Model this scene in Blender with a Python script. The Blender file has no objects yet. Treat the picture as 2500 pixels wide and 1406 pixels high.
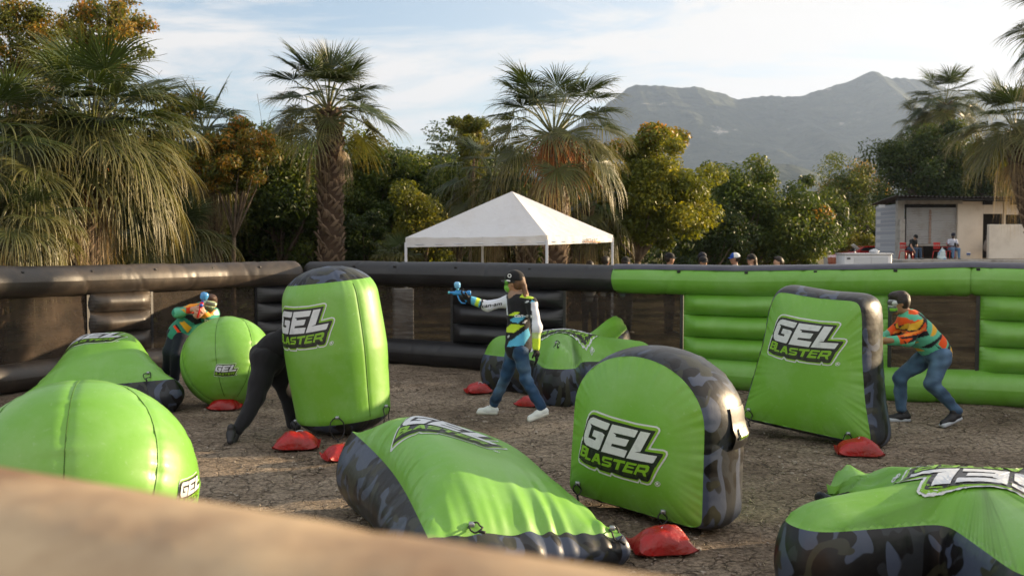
import bpy, bmesh, math, random
import numpy as np
from mathutils import Vector, Matrix
from mathutils.bvhtree import BVHTree
from mathutils.geometry import tessellate_polygon

# ------------------------------------------------------------------ camera, sky, sun, exposure
SC = bpy.context.scene
COL = SC.collection
F = 2430.0; TH = math.atan(103/F); CAMZ = 1.95
FW = np.array([0, math.cos(TH), -math.sin(TH)]); UP = np.array([0, math.sin(TH), math.cos(TH)]); RT = np.array([1., 0, 0])
CAMP = np.array([0, 0, CAMZ])
cam = bpy.data.objects.new('camera', bpy.data.cameras.new('camera')); COL.objects.link(cam)
cam.location = (0, 0, CAMZ); cam.rotation_euler = (math.pi/2 - TH, 0, 0)
cam.data.lens = 36*F/2500; cam.data.sensor_width = 36; cam.data.clip_end = 30000; cam.data.clip_start = 0.05
cam.data.dof.use_dof = True; cam.data.dof.focus_distance = 9.0; cam.data.dof.aperture_fstop = 3.2
SC.camera = cam
SUN_AZ = math.radians(69)      # clockwise from +Y (camera forward)
SUN_EL = math.radians(11.5)
w = bpy.data.worlds.new('World'); SC.world = w; w.use_nodes = True
nt = w.node_tree; nt.nodes.clear()
out = nt.nodes.new('ShaderNodeOutputWorld'); bg = nt.nodes.new('ShaderNodeBackground')
sky = nt.nodes.new('ShaderNodeTexSky'); sky.sky_type = 'NISHITA'; sky.sun_disc = False
sky.sun_elevation = SUN_EL; sky.sun_rotation = SUN_AZ
sky.air_density = 1.0; sky.dust_density = 0.9; sky.ozone_density = 2.0
tc = nt.nodes.new('ShaderNodeTexCoord'); mp = nt.nodes.new('ShaderNodeMapping')
mp.inputs['Rotation'].default_value = (0, 0, 0.35); mp.inputs['Scale'].default_value = (1.1, 1.6, 6.5)
n1 = nt.nodes.new('ShaderNodeTexNoise'); n1.inputs['Scale'].default_value = 2.1; n1.inputs['Detail'].default_value = 9; n1.inputs['Roughness'].default_value = .62; n1.inputs['Distortion'].default_value = .7
cr = nt.nodes.new('ShaderNodeValToRGB'); cr.color_ramp.elements[0].position = .44; cr.color_ramp.elements[1].position = .61
mx = nt.nodes.new('ShaderNodeMixRGB'); mx.inputs[2].default_value = (4.75, 4.7, 4.7, 1)
L = nt.links.new
L(tc.outputs['Generated'], mp.inputs[0]); L(mp.outputs[0], n1.inputs['Vector']); L(n1.outputs[0], cr.inputs[0])
cm = nt.nodes.new('ShaderNodeMath'); cm.operation = 'MULTIPLY_ADD'; cm.inputs[1].default_value = .95; cm.use_clamp = True
sx = nt.nodes.new('ShaderNodeSeparateXYZ'); mr = nt.nodes.new('ShaderNodeMapRange'); mr.interpolation_type = 'SMOOTHSTEP'; mr.inputs['From Min'].default_value = -.25; mr.inputs['From Max'].default_value = .45; mr.inputs['To Min'].default_value = .14; mr.inputs['To Max'].default_value = .72
L(tc.outputs['Generated'], sx.inputs[0]); L(sx.outputs['X'], mr.inputs['Value']); L(mr.outputs[0], cm.inputs[2])
L(cr.outputs[0], cm.inputs[0])
# added fill light: unseen bright cloud behind the camera, brightening surfaces that face it
mb_ = nt.nodes.new('ShaderNodeMapRange'); mb_.interpolation_type = 'SMOOTHSTEP'; mb_.inputs['From Min'].default_value = .05; mb_.inputs['From Max'].default_value = -.45; L(sx.outputs['Y'], mb_.inputs['Value'])
mmx = nt.nodes.new('ShaderNodeMath'); mmx.operation = 'MAXIMUM'; L(cm.outputs[0], mmx.inputs[0]); L(mb_.outputs[0], mmx.inputs[1]); L(mmx.outputs[0], mx.inputs[0])
cb = nt.nodes.new('ShaderNodeMixRGB'); cb.inputs[1].default_value = (4.25, 4.12, 3.95, 1); cb.inputs[2].default_value = (4.6, 4.55, 4.5, 1); L(mb_.outputs[0], cb.inputs[0]); L(cb.outputs[0], mx.inputs[2]); L(sky.outputs[0], mx.inputs[1])
L(mx.outputs[0], bg.inputs[0]); bg.inputs[1].default_value = 0.082; L(bg.outputs[0], out.inputs[0])
sun = bpy.data.lights.new('sun', 'SUN'); sun.energy = 5.0; sun.angle = math.radians(.5); sun.color = (1, .76, .48)
so = bpy.data.objects.new('sun', sun); COL.objects.link(so)
SD = Vector((math.sin(SUN_AZ)*math.cos(SUN_EL), math.cos(SUN_AZ)*math.cos(SUN_EL), math.sin(SUN_EL)))
so.rotation_euler = SD.to_track_quat('Z', 'Y').to_euler()
SC.view_settings.view_transform = 'Standard'; SC.view_settings.look = 'None'; SC.view_settings.gamma = 1
SC.view_settings.exposure = 1.5
SC.render.resolution_x = 1024; SC.render.resolution_y = 575
try:
    SC.cycles.use_denoising = True; SC.cycles.max_bounces = 8; SC.cycles.transparent_max_bounces = 12
    SC.cycles.volume_bounces = 0; SC.cycles.diffuse_bounces = 3; SC.cycles.glossy_bounces = 3
except Exception: pass

def W(px, py, Y):
    d = FW + (px-1250)/F*RT + (703-py)/F*UP
    return CAMP + d*(Y/d[1])
def GR(px, py, z=0.0):
    d = FW + (px-1250)/F*RT + (703-py)/F*UP
    return CAMP + d*((z-CAMZ)/d[2])
def ZY(py, Y): return W(1250, py, Y)[2]

# ------------------------------------------------------------------ helpers
def wob(P, s=1.0, seed=0, n=6):
    """cheap smooth noise, about -1..1, from a sum of sines"""
    r = np.random.RandomState(seed); P = np.atleast_2d(P)*s; o = np.zeros(len(P))
    for i in range(n):
        k = r.normal(size=P.shape[1]); k /= np.linalg.norm(k)+1e-9; k *= r.uniform(.7, 2.2)
        o += np.sin(P@k*2.0 + r.uniform(0, 6.28))
    return o/n*1.6
def sst(a, b, x):
    t = np.clip((x-a)/(b-a), 0, 1); return t*t*(3-2*t)
def thing(name, label, cat, loc=(0, 0, 0), group=None):
    o = bpy.data.objects.new(name, None); COL.objects.link(o); o.location = tuple(float(v) for v in loc)
    o['label'] = label; o['category'] = cat
    if group: o['group'] = group
    return o
def mesh(name, V, Fc, mat, parent=None, smooth=True, mi=None, attrs=None, label=None, kind=None):
    me = bpy.data.meshes.new(name)
    V = np.asarray(V, float)
    if parent is not None: V = V - np.array(parent_loc(parent))
    me.from_pydata(V.tolist(), [], [tuple(int(i) for i in f) for f in Fc]) if not isinstance(Fc, np.ndarray) else fast(me, V, Fc)
    mats = mat if isinstance(mat, (list, tuple)) else [mat]
    for m in mats: me.materials.append(m)
    if mi is not None: me.polygons.foreach_set('material_index', np.asarray(mi, dtype=np.int32))
    me.polygons.foreach_set('use_smooth', np.full(len(me.polygons), bool(smooth)))
    if attrs:
        for k, a in attrs.items():
            a = np.asarray(a, float)
            at = me.color_attributes.new(k, 'FLOAT_COLOR', 'POINT')
            c = np.ones((len(V), 4)); c[:, :3] = a if a.ndim == 2 else a[:, None]
            at.data.foreach_set('color', c.ravel())
    me.update()
    o = bpy.data.objects.new(name, me); COL.objects.link(o)
    if parent is not None: o.parent = parent
    if label: o['label'] = label
    if kind: o['kind'] = kind
    return o
def parent_loc(p):
    l = np.array(p.location)
    while p.parent is not None: p = p.parent; l = l + np.array(p.location)
    return l
def fast(me, V, Fc):
    n, k = Fc.shape
    me.vertices.add(len(V)); me.vertices.foreach_set('co', np.ascontiguousarray(V, dtype=np.float32).ravel())
    me.loops.add(n*k); me.loops.foreach_set('vertex_index', np.ascontiguousarray(Fc, dtype=np.int32).ravel())
    me.polygons.add(n); me.polygons.foreach_set('loop_start', np.arange(0, n*k, k, dtype=np.int32))
    try: me.polygons.foreach_set('loop_total', np.full(n, k, dtype=np.int32))
    except Exception: pass
    me.update(calc_edges=True)
def tag(o, label, cat, group=None):
    o['label'] = label; o['category'] = cat
    if group: o['group'] = group
    return o
class MB:
    """collects shapes into one mesh"""
    def __init__(s): s.V = []; s.F = []; s.M = []; s.n = 0
    def add(s, V, Fc, m=0):
        V = np.asarray(V, float); s.V.append(V)
        for f in Fc: s.F.append(tuple(int(i)+s.n for i in f)); s.M.append(m)
        s.n += len(V); return s
    def box(s, c, h, R=None, m=0, bev=0.0):
        c = np.array(c, float); hx, hy, hz = h
        if bev <= 0:
            V = np.array([(x, y, z) for x in (-hx, hx) for y in (-hy, hy) for z in (-hz, hz)], float)
            Fc = [(0, 1, 3, 2), (4, 6, 7, 5), (0, 4, 5, 1), (2, 3, 7, 6), (0, 2, 6, 4), (1, 5, 7, 3)]
        else:
            V = []; Fc = []; b = bev
            for i, (x, y, z) in enumerate([(x, y, z) for x in (-1, 1) for y in (-1, 1) for z in (-1, 1)]):
                V += [(x*hx, y*(hy-b), z*(hz-b)), (x*(hx-b), y*hy, z*(hz-b)), (x*(hx-b), y*(hy-b), z*hz)]
            V = np.array(V)
            def q(a): return a
            bm = bmesh.new(); [bm.verts.new(v) for v in V]
            r = bmesh.ops.convex_hull(bm, input=bm.verts[:]); bm.verts.index_update()
            V = np.array([v.co[:] for v in bm.verts]); Fc = [[v.index for v in f.verts] for f in bm.faces]; bm.free()
        if R is not None: V = V@np.array(R).T
        return s.add(V+c, Fc, m)
    def tube(s, pts, r, n=8, m=0, cap=True):
        pts = [np.array(p, float) for p in pts]; rr = r if hasattr(r, '__len__') else [r]*len(pts)
        V = []; Fc = []; a = None
        for i, p in enumerate(pts):
            t = pts[min(i+1, len(pts)-1)]-pts[max(i-1, 0)]; t = t/(np.linalg.norm(t)+1e-9)
            if a is None: a = np.cross(t, [0, 0, 1.]) if abs(t[2]) < .9 else np.cross(t, [1., 0, 0])
            a = a-t*(a@t); a = a/(np.linalg.norm(a)+1e-9); b = np.cross(t, a)
            for k in range(n):
                an = 6.28318*k/n; V.append(p+rr[i]*(a*math.cos(an)+b*math.sin(an)))
        for i in range(len(pts)-1):
            for k in range(n):
                k2 = (k+1) % n; Fc.append((i*n+k, i*n+k2, (i+1)*n+k2, (i+1)*n+k))
        if cap: Fc += [tuple(range(n))[::-1], tuple(range((len(pts)-1)*n, len(pts)*n))]
        return s.add(V, Fc, m)
    def ell(s, c, r, n=14, m=0, R=None, f=None):
        V = []; Fc = []; k = n//2
        for i in range(k+1):
            th = math.pi*i/k
            for j in range(n):
                ph = 2*math.pi*j/n; V.append((math.sin(th)*math.cos(ph), math.sin(th)*math.sin(ph), math.cos(th)))
        V = np.array(V)
        if f: V = f(V)
        V = V*np.array(r)
        if R is not None: V = V@np.array(R).T
        for i in range(k):
            for j in range(n):
                j2 = (j+1) % n; Fc.append((i*n+j, (i+1)*n+j, (i+1)*n+j2, i*n+j2))
        return s.add(V+np.array(c), Fc, m)
    def ok(s): return np.concatenate(s.V), s.F, s.M
    def build(s, name, mat, parent=None, smooth=True, **k):
        V, Fc, M = s.ok(); return mesh(name, V, Fc, mat, parent, smooth, mi=M, **k)
def grid_faces(nu, nv, closeu=False):
    i, j = np.meshgrid(np.arange(nu if closeu else nu-1), np.arange(nv-1), indexing='ij')
    i2 = (i+1) % nu
    return np.stack([i*nv+j, i2*nv+j, i2*nv+j+1, i*nv+j+1], -1).reshape(-1, 4)
def RZ(a): return np.array([[math.cos(a), -math.sin(a), 0], [math.sin(a), math.cos(a), 0], [0, 0, 1.]])
def RX(a): return np.array([[1., 0, 0], [0, math.cos(a), -math.sin(a)], [0, math.sin(a), math.cos(a)]])
def RY(a): return np.array([[math.cos(a), 0, math.sin(a)], [0, 1., 0], [-math.sin(a), 0, math.cos(a)]])

# ------------------------------------------------------------------ materials
def mat(name, col, rough=.5, spec=.5, metal=0., coat=0., bump=None, var=None, alpha=1., trans=0., sheen=0.):
    """bump=(scale, strength, distance); var=(scale, second colour, lo, hi)"""
    m = bpy.data.materials.new(name); m.use_nodes = True; t = m.node_tree; b = t.nodes['Principled BSDF']
    b.inputs['Base Color'].default_value = (*col, 1); b.inputs['Roughness'].default_value = rough
    b.inputs['Specular IOR Level'].default_value = spec; b.inputs['Metallic'].default_value = metal
    b.inputs['Coat Weight'].default_value = coat; b.inputs['Coat Roughness'].default_value = .15
    b.inputs['Sheen Weight'].default_value = sheen
    b.inputs['Alpha'].default_value = alpha; b.inputs['Transmission Weight'].default_value = trans
    co = t.nodes.new('ShaderNodeTexCoord')
    if var:
        n = t.nodes.new('ShaderNodeTexNoise'); n.inputs['Scale'].default_value = var[0]; n.inputs['Detail'].default_value = 6; n.inputs['Roughness'].default_value = .6
        r = t.nodes.new('ShaderNodeValToRGB'); r.color_ramp.elements[0].position = var[2]; r.color_ramp.elements[1].position = var[3]
        r.color_ramp.elements[0].color = (*col, 1); r.color_ramp.elements[1].color = (*var[1], 1)
        t.links.new(co.outputs['Object'], n.inputs['Vector']); t.links.new(n.outputs[0], r.inputs[0]); t.links.new(r.outputs[0], b.inputs['Base Color'])
    if bump:
        n = t.nodes.new('ShaderNodeTexNoise'); n.inputs['Scale'].default_value = bump[0]; n.inputs['Detail'].default_value = 6
        u = t.nodes.new('ShaderNodeBump'); u.inputs['Strength'].default_value = bump[1]; u.inputs['Distance'].default_value = bump[2]
        t.links.new(co.outputs['Object'], n.inputs['Vector']); t.links.new(n.outputs[0], u.inputs['Height']); t.links.new(u.outputs[0], b.inputs['Normal'])
    return m
def vinyl(name, base, dusty, rough=.36):
    m = mat(name, base, rough, .65, bump=(2.6, .25, .03), coat=.18 if base[1] > .2 else 0.); t = m.node_tree; b = t.nodes['Principled BSDF']
    co = t.nodes.new('ShaderNodeTexCoord')
    n = t.nodes.new('ShaderNodeTexNoise'); n.inputs['Scale'].default_value = 2.2; n.inputs['Detail'].default_value = 9; n.inputs['Roughness'].default_value = .68
    r = t.nodes.new('ShaderNodeValToRGB'); r.color_ramp.elements[0].position = .45; r.color_ramp.elements[1].position = .72
    r.color_ramp.elements[0].color = (*base, 1); r.color_ramp.elements[1].color = (*dusty, 1)
    t.links.new(co.outputs['Object'], n.inputs['Vector']); t.links.new(n.outputs[0], r.inputs[0])
    # small scuffs
    n2 = t.nodes.new('ShaderNodeTexNoise'); n2.inputs['Scale'].default_value = 38; n2.inputs['Detail'].default_value = 4
    r2 = t.nodes.new('ShaderNodeValToRGB'); r2.color_ramp.elements[0].position = .64; r2.color_ramp.elements[1].position = .74
    r2.color_ramp.elements[0].color = (0, 0, 0, 1); r2.color_ramp.elements[1].color = (.35, .35, .35, 1)
    x = t.nodes.new('ShaderNodeMixRGB'); x.inputs[2].default_value = (min(1, dusty[0]*1.5), min(1, dusty[1]*1.15), min(1, dusty[2]*2.2), 1)
    t.links.new(co.outputs['Object'], n2.inputs['Vector']); t.links.new(n2.outputs[0], r2.inputs[0]); t.links.new(r2.outputs[0], x.inputs[0]); t.links.new(r.outputs[0], x.inputs[1])
    t.links.new(x.outputs[0], b.inputs['Base Color'])
    rr = t.nodes.new('ShaderNodeMapRange'); rr.inputs['To Min'].default_value = rough-.06; rr.inputs['To Max'].default_value = rough+.16
    t.links.new(n.outputs[0], rr.inputs['Value']); t.links.new(rr.outputs[0], b.inputs['Roughness'])
    return m
def camo(name):
    m = mat(name, (.008, .008, .01), .38, .4, bump=(5, .35, .02)); t = m.node_tree; b = t.nodes['Principled BSDF']
    co = t.nodes.new('ShaderNodeTexCoord'); prev = None
    for i, (sc, lo, colr, off) in enumerate([(3.6, .51, (.020, .024, .030), 0), (3.3, .545, (.052, .068, .108), 7.3), (3.6, .60, (.030, .032, .022), 15.1)]):
        mp = t.nodes.new('ShaderNodeMapping'); mp.inputs['Location'].default_value = (off, off, off); mp.inputs['Scale'].default_value = (1, 1, .8)
        n = t.nodes.new('ShaderNodeTexNoise'); n.inputs['Scale'].default_value = sc; n.inputs['Detail'].default_value = 1.2; n.inputs['Distortion'].default_value = 1.6; n.inputs['Roughness'].default_value = .4
        r = t.nodes.new('ShaderNodeValToRGB'); r.color_ramp.elements[0].position = lo; r.color_ramp.elements[1].position = lo+.012
        x = t.nodes.new('ShaderNodeMixRGB'); x.inputs[2].default_value = (*colr, 1)
        if prev is None: x.inputs[1].default_value = (.005, .005, .006, 1)
        else: t.links.new(prev, x.inputs[1])
        t.links.new(co.outputs['Object'], mp.inputs[0]); t.links.new(mp.outputs[0], n.inputs['Vector']); t.links.new(n.outputs[0], r.inputs[0]); t.links.new(r.outputs[0], x.inputs[0]); prev = x.outputs[0]
    t.links.new(prev, b.inputs['Base Color']); return m
def vcol(name, rough=.7, spec=.3, bump=(60, .3, .004), sheen=0.):
    m = mat(name, (.5, .5, .5), rough, spec, bump=bump, sheen=sheen); t = m.node_tree
    a = t.nodes.new('ShaderNodeVertexColor'); a.layer_name = 'Col'; t.links.new(a.outputs[0], t.nodes['Principled BSDF'].inputs['Base Color']); return m
G_BASE = (.14, .37, .026)
M = dict(
    green=vinyl('green vinyl', G_BASE, (.19, .41, .09), .42),
    gwall=vinyl('green wall vinyl', (.135, .355, .03), (.18, .40, .08), .44),
    camo=camo('camouflage vinyl'),
    black=vinyl('black vinyl', (.009, .009, .011), (.02, .019, .02), .38),
    brown=vinyl('dusty black vinyl', (.030, .023, .018), (.09, .066, .046), .42),
    strip=mat('grey blue strip', (.035, .036, .055), .38, .5, bump=(8, .2, .01), var=(5, (.06, .06, .08), .4, .7)),
    white=mat('logo white', (.62, .65, .68), .4, var=(14, (.46, .49, .52), .52, .75)),
    lblack=mat('logo black', (.012, .012, .014), .38),
    lgreen=mat('logo green', (.20, .42, .02), .38),
    lshade=mat('logo shade green', (.028, .04, .012), .4),
    seam=mat('seam thread', (.05, .14, .012), .7),
    cord=mat('black cord', (.012, .012, .012), .6),
    clip=mat('grey clip', (.35, .38, .42), .3, metal=.6),
    steel=mat('steel', (.55, .57, .6), .25, metal=1.),
    red=mat('red vinyl', (.34, .006, .006), .34, .5, bump=(11, .8, .03), var=(5, (.20, .012, .010), .42, .68)),
)
# ------------------------------------------------------------------ logo
LG = {
 'outer': [[(520,95),(580,98),(900,175),(1300,245),(1660,272),(1710,300),(1722,345),(1700,400),(1590,640),(1800,652),(1850,680),(1866,735),(1840,810),(1755,975),(1660,1200),(1620,1265),(1560,1277),(1450,1250),(1435,1212),(1412,1250),(1150,1195),(980,1150),(935,1118),(915,1155),(860,1140),(700,1090),(655,1035),(615,1065),(480,1020),(270,930),(245,880),(250,800),(300,550),(330,500),(380,250),(420,160),(470,110)]],
 'black': [[(510,158),(580,165),(900,240),(1300,310),(1655,350),(1500,695),(1800,725),(1790,770),(1700,950),(1680,970),(1610,1180),(1580,1215),(1530,1210),(1460,1190),(1430,1160),(1400,1190),(1160,1150),(950,1080),(900,1085),(720,1040),(650,990),(600,995),(400,930),(270,850),(275,800),(320,590),(340,570),(335,500),(400,270),(440,190)]],
 'G': [[(545,200),(865,285),(830,380),(800,392),(485,303),(520,345),(468,520),(610,565),(630,525),(545,495),(575,397),(740,437),(782,470),(705,690),(680,718),(430,645),(385,600),(367,540),(375,470),(440,270),(490,215)]],
 'E': [[(905,293),(1365,365),(1320,470),(1300,482),(930,425),(985,465),(975,492),(1220,530),(1175,630),(1150,640),(925,605),(905,645),(1205,708),(1160,825),(735,737)]],
 'L': [[(1410,372),(1580,388),(1435,710),(1335,722),(1718,768),(1665,880),(1640,890),(1195,830)]],
}
LB = [
 [[(345,640),(450,672),(470,710),(455,750),(435,765),(445,790),(425,830),(400,840),(300,805)],[(378,692),(425,706),(420,730),(370,716)],[(360,748),(412,763),(405,795),(350,780)]],
 [[(462,690),(498,700),(465,835),(545,860),(535,895),(422,862)]],
 [[(640,768),(700,780),(735,955),(688,940),(680,905),(620,888),(600,915),(552,902)],[(652,825),(668,865),(636,856)]],
 [[(790,812),(955,843),(945,878),(812,855),(800,885),(920,912),(940,940),(920,985),(880,995),(752,960),(765,925),(885,950),(890,932),(780,900),(760,870),(770,825)]],
 [[(978,848),(1190,880),(1178,924),(1100,912),(1060,1035),(1005,1022),(1045,905),(964,892)]],
 [[(1215,888),(1392,915),(1382,950),(1245,930),(1235,957),(1342,975),(1334,1002),(1222,985),(1208,1015),(1328,1040),(1315,1085),(1132,1055)]],
 [[(1415,918),(1580,930),(1610,960),(1590,1030),(1545,1062),(1560,1128),(1510,1115),(1490,1060),(1400,1045),(1385,1100),(1338,1088)],[(1445,965),(1550,980),(1535,1020),(1428,1005)]],
]
def lmap(p):
    x, y = p
    yt = 200+(x-545)*.175; yb = 810+(x-300)*.25
    return ((x-1055)/1623*1.95, ((yb-y)/(yb-yt)*705-352)/930)
def offs(poly, d):
    P = np.array(poly, float); n = len(P); o = []
    for i in range(n):
        a = P[i]-P[i-1]; b = P[(i+1) % n]-P[i]
        na = -np.array([a[1], -a[0]])/(np.linalg.norm(a)+1e-9); nb = -np.array([b[1], -b[0]])/(np.linalg.norm(b)+1e-9)
        m = na+nb; m /= max(.55, (m@m)/2)**1; o.append(P[i]-m*d*.7)
    return [tuple(q) for q in o]
def logo(parent, place, size, rot=0., name='logo', step=.045, off=.004, regmark=True, only=False):
    if regmark and not only: logo(parent, place, size, rot, 'registered_mark', step, off, True, True)
    """place(u, v) -> (ray origin, ray direction, bvh); u, v in metres on the panel; size = logo height in metres"""
    LW, LK, LGn, LS = (0, 1, 2, 3)
    items = [(LG['outer'], LW, 0, (0, 0)), ([offs(LG['outer'][0], -38)], 2, 1, (0, 0)), (LG['black'], LK, 2, (0, 0))]
    for l in LB: items.append((l, LS, 3, (12, 55)))
    for l in LB: items.append((l, LGn, 4, (0, 0)))
    for k in 'GEL': items.append((LG[k], LW, 4, (0, 0)))
    circ = lambda r: [(1732+r*math.cos(a*.349), 1246+r*math.sin(a*.349)) for a in range(18)]
    if only: items = []
    if only:
        items.append(([circ(46), circ(37)], LW, 0, (0, 0)))
        items.append(([[(1712,1218),(1745,1220),(1752,1240),(1742,1252),(1756,1276),(1742,1274),(1730,1254),(1722,1252),(1718,1272),(1706,1270)]], LW, 0, (0, 0)))
    V = []; Fs = []; MI = []
    c, s = math.cos(rot), math.sin(rot)
    for loops, m, layer, sh in items:
        L3 = [[Vector((*lmap((p[0]+sh[0], p[1]+sh[1])), 0)) for p in lp] for lp in loops]
        tris = tessellate_polygon(L3); pts = [p for lp in L3 for p in lp]
        bm = bmesh.new(); vs = [bm.verts.new(p) for p in pts]
        for tr in tris:
            try: bm.faces.new([vs[i] for i in tr])
            except Exception: pass
        for ax in (0, 1):
            lo = min(p[ax] for p in pts); hi = max(p[ax] for p in pts); k = math.floor(lo/step)+1
            while k*step < hi:
                co = Vector((0, 0, 0)); co[ax] = k*step; no = Vector((0, 0, 0)); no[ax] = 1
                bmesh.ops.bisect_plane(bm, geom=bm.verts[:]+bm.edges[:]+bm.faces[:], plane_co=co, plane_no=no, dist=1e-6); k += 1
        bm.verts.index_update(); n0 = len(V); bad = set()
        for v in bm.verts:
            u0, v0 = v.co.x*size, v.co.y*size
            u, vv = c*u0-s*v0, s*u0+c*v0
            o, d, bvh = place(u, vv)
            h = bvh.ray_cast(Vector(o), Vector(d))
            if h[0] is None: bad.add(n0+v.index); V.append((0, 0, 0)); continue
            nn = -Vector(d).normalized()
            V.append(tuple(h[0]+nn*(off+layer*.0024)))
        for f in bm.faces:
            idx = [n0+v.index for v in f.verts]
            if not bad.intersection(idx): Fs.append(idx); MI.append(m)
        bm.free()
    if not Fs: return None
    return mesh(name, V, Fs, [M['white'], M['lblack'], M['lgreen'], M['lshade']], parent, False, mi=MI)
# ------------------------------------------------------------------ inflatables
def resample(P, N):
    P = np.array(P, float); Q = np.vstack([P, P[:1]]); d = np.r_[0, np.cumsum(np.linalg.norm(np.diff(Q, axis=0), axis=1))]
    t = np.linspace(0, d[-1], N, endpoint=False); return np.stack([np.interp(t, d, Q[:, 0]), np.interp(t, d, Q[:, 1])], 1)
def smoothloop(P, k):
    for _ in range(k): P = (np.roll(P, 1, 0)+2*P+np.roll(P, -1, 0))/4
    return P
def pucker(s, seed, f=1.0):
    """wrinkle profile along a seam, s in metres"""
    r = np.random.RandomState(seed); o = np.zeros_like(s)
    for k in (38, 61, 97, 23): o += np.sin(s*k*f+r.uniform(0, 6)+2.*np.sin(s*r.uniform(2, 6)+r.uniform(0, 6)))
    return o/4
def prism(outline, th, bulge, sb, T, seed=0, N=260, K=26, sm=10, wscale=1., puck=.011, deform=None, pw=.07):
    """pillow panels over a closed outline (local x, z), seamed to a bulging side band. T: local -> world"""
    O = smoothloop(resample(outline, N), sm); O = resample(O, N)
    per = np.r_[0, np.cumsum(np.linalg.norm(np.diff(O, axis=0), axis=1))]
    tan = np.roll(O, -1, 0)-np.roll(O, 1, 0); tan /= np.linalg.norm(tan, axis=1)[:, None]
    area = np.sum(O[:, 0]*np.roll(O[:, 1], -1)-np.roll(O[:, 0], -1)*O[:, 1])
    nor = np.stack([tan[:, 1], -tan[:, 0]], 1)*(1 if area > 0 else -1)
    pk = pucker(per, seed)
    c = O.mean(0)
    rs = 1-(np.arange(K+1)/K)**1.5
    P2 = (c+(O[:, None, :]-c)*rs[None, :, None])            # N, K+1, 2
    flat = P2.reshape(-1, 2)
    D2 = ((flat[:, None, :]-O[None, ::2, :])**2).sum(-1); d = np.sqrt(D2.min(1)).reshape(N, K+1); d[:, 0] = 0
    ds = (((1/(D2+1e-5)**2).mean(1))**(-1/3)).reshape(N, K+1); ds = ds-ds[:, :1]; ds[:, 0] = 0; ds /= ds.max()
    t = np.clip(ds, 0, 1); h = bulge*(1-(1-t)**1.9)**.85
    h = h+puck*pk[:, None]*np.exp(-d/pw)*np.minimum(1, d/.012)
    h = h+.006*wob(flat*3.0, 1., seed+3).reshape(N, K+1)*t
    out = {}
    for nm, sgn in (('front', -1), ('back', 1)):
        V = np.stack([P2[..., 0], sgn*(th/2+h), P2[..., 1]], -1).reshape(-1, 3)
        Fc = grid_faces(N, K+1, True)
        if sgn > 0: Fc = Fc[:, ::-1]
        out[nm] = (V, Fc)
    Mv = 18; v = np.linspace(0, 1, Mv+1); off = sb*np.sin(np.pi*v)**.7
    e = np.exp(-np.minimum(v, 1-v)*th/.05)*np.minimum(1, np.minimum(v, 1-v)*th/.01)
    S = O[:, None, :]+nor[:, None, :]*(off[None, :]+puck*pk[:, None]*e[None, :])[..., None]
    V = np.stack([S[..., 0], np.broadcast_to(-th/2+th*v, S.shape[:2]), S[..., 1]], -1).reshape(-1, 3)
    out['side'] = (V, grid_faces(N, Mv+1, True)[:, ::-1])
    res = {}
    for k, (V, Fc) in out.items():
        if deform: V = deform(V)
        res[k] = (T(V), Fc)
    return res
def bvh_of(V, Fc): return BVHTree.FromPolygons([Vector(v) for v in V], [tuple(map(int, f)) for f in Fc])
def loop_tie(parent, p, dirn, size=.13, seed=0, hang=(0, 0, -1), name='tie_loop'):
    """cord loop on a grey clip, p on the surface, dirn outward"""
    r = random.Random(seed); p = np.array(p, float); dirn = np.array(dirn, float); dirn /= np.linalg.norm(dirn); hg = np.array(hang, float)
    side = np.cross(dirn, hg); side /= np.linalg.norm(side)+1e-9
    b = MB(); pts = []
    for i in range(21):
        a = 2*math.pi*i/20; pts.append(p+dirn*(.02+.012*math.sin(a*3))+side*size*.30*math.sin(a)*(1+.2*r.random())+hg*size*(.5-.5*math.cos(a)))
    b.tube(pts, .0055, 6)
    b.tube([p+hg*size+dirn*.02, p+hg*(size+.05)+side*.02+dirn*.025], .009, 6)
    o = b.build(name, M['cord'], parent)
    c = MB().box(p+dirn*.015, (.017, .017, .014), m=0, bev=.004); c.build('clip', M['clip'], o)
    return o
def placeT(loc, yaw=0., tilt=0., roll=0., lying=False):
    R = RZ(yaw)@RX(tilt)@RY(roll)
    if lying: R = R@RX(-math.pi/2)
    loc = np.array(loc, float)
    f = lambda V: np.atleast_2d(V)@R.T+loc
    f.R = R; f.loc = loc; return f
def planar(T, bv, front=-1):
    def mk(u0, v0):
        def pl(u, v):
            o = T(np.array([[u0+u, front*3., v0+v]]))[0]; d = T.R@np.array([0, -front*1., 0]); return o, d, bv
        return pl
    return mk
BUNK = 'inflatable bunkers in the arena'
def settle(res):
    """drop a bunker so its lowest point rests on the ground"""
    z = min(V[:, 2].min() for V, _ in res.values()); return z
def bunker(label, res, base, logo_args=None, T=None):
    t = thing('inflatable_bunker', label, 'inflatable bunker', base, BUNK)
    mesh('front_panel', *res['front'], M['green'], t); mesh('back_panel', *res['back'], M['green'], t)
    mesh('side_band', *res['side'], M['camo'], t)
    if logo_args:
        u0, v0, size, rot = logo_args[:4]; bv = bvh_of(*res['front'])
        logo(t, planar(T, bv)(u0, v0), size, rot, off=(.013 if T.R[2, 1] < -.5 else .004))
    return t

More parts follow.
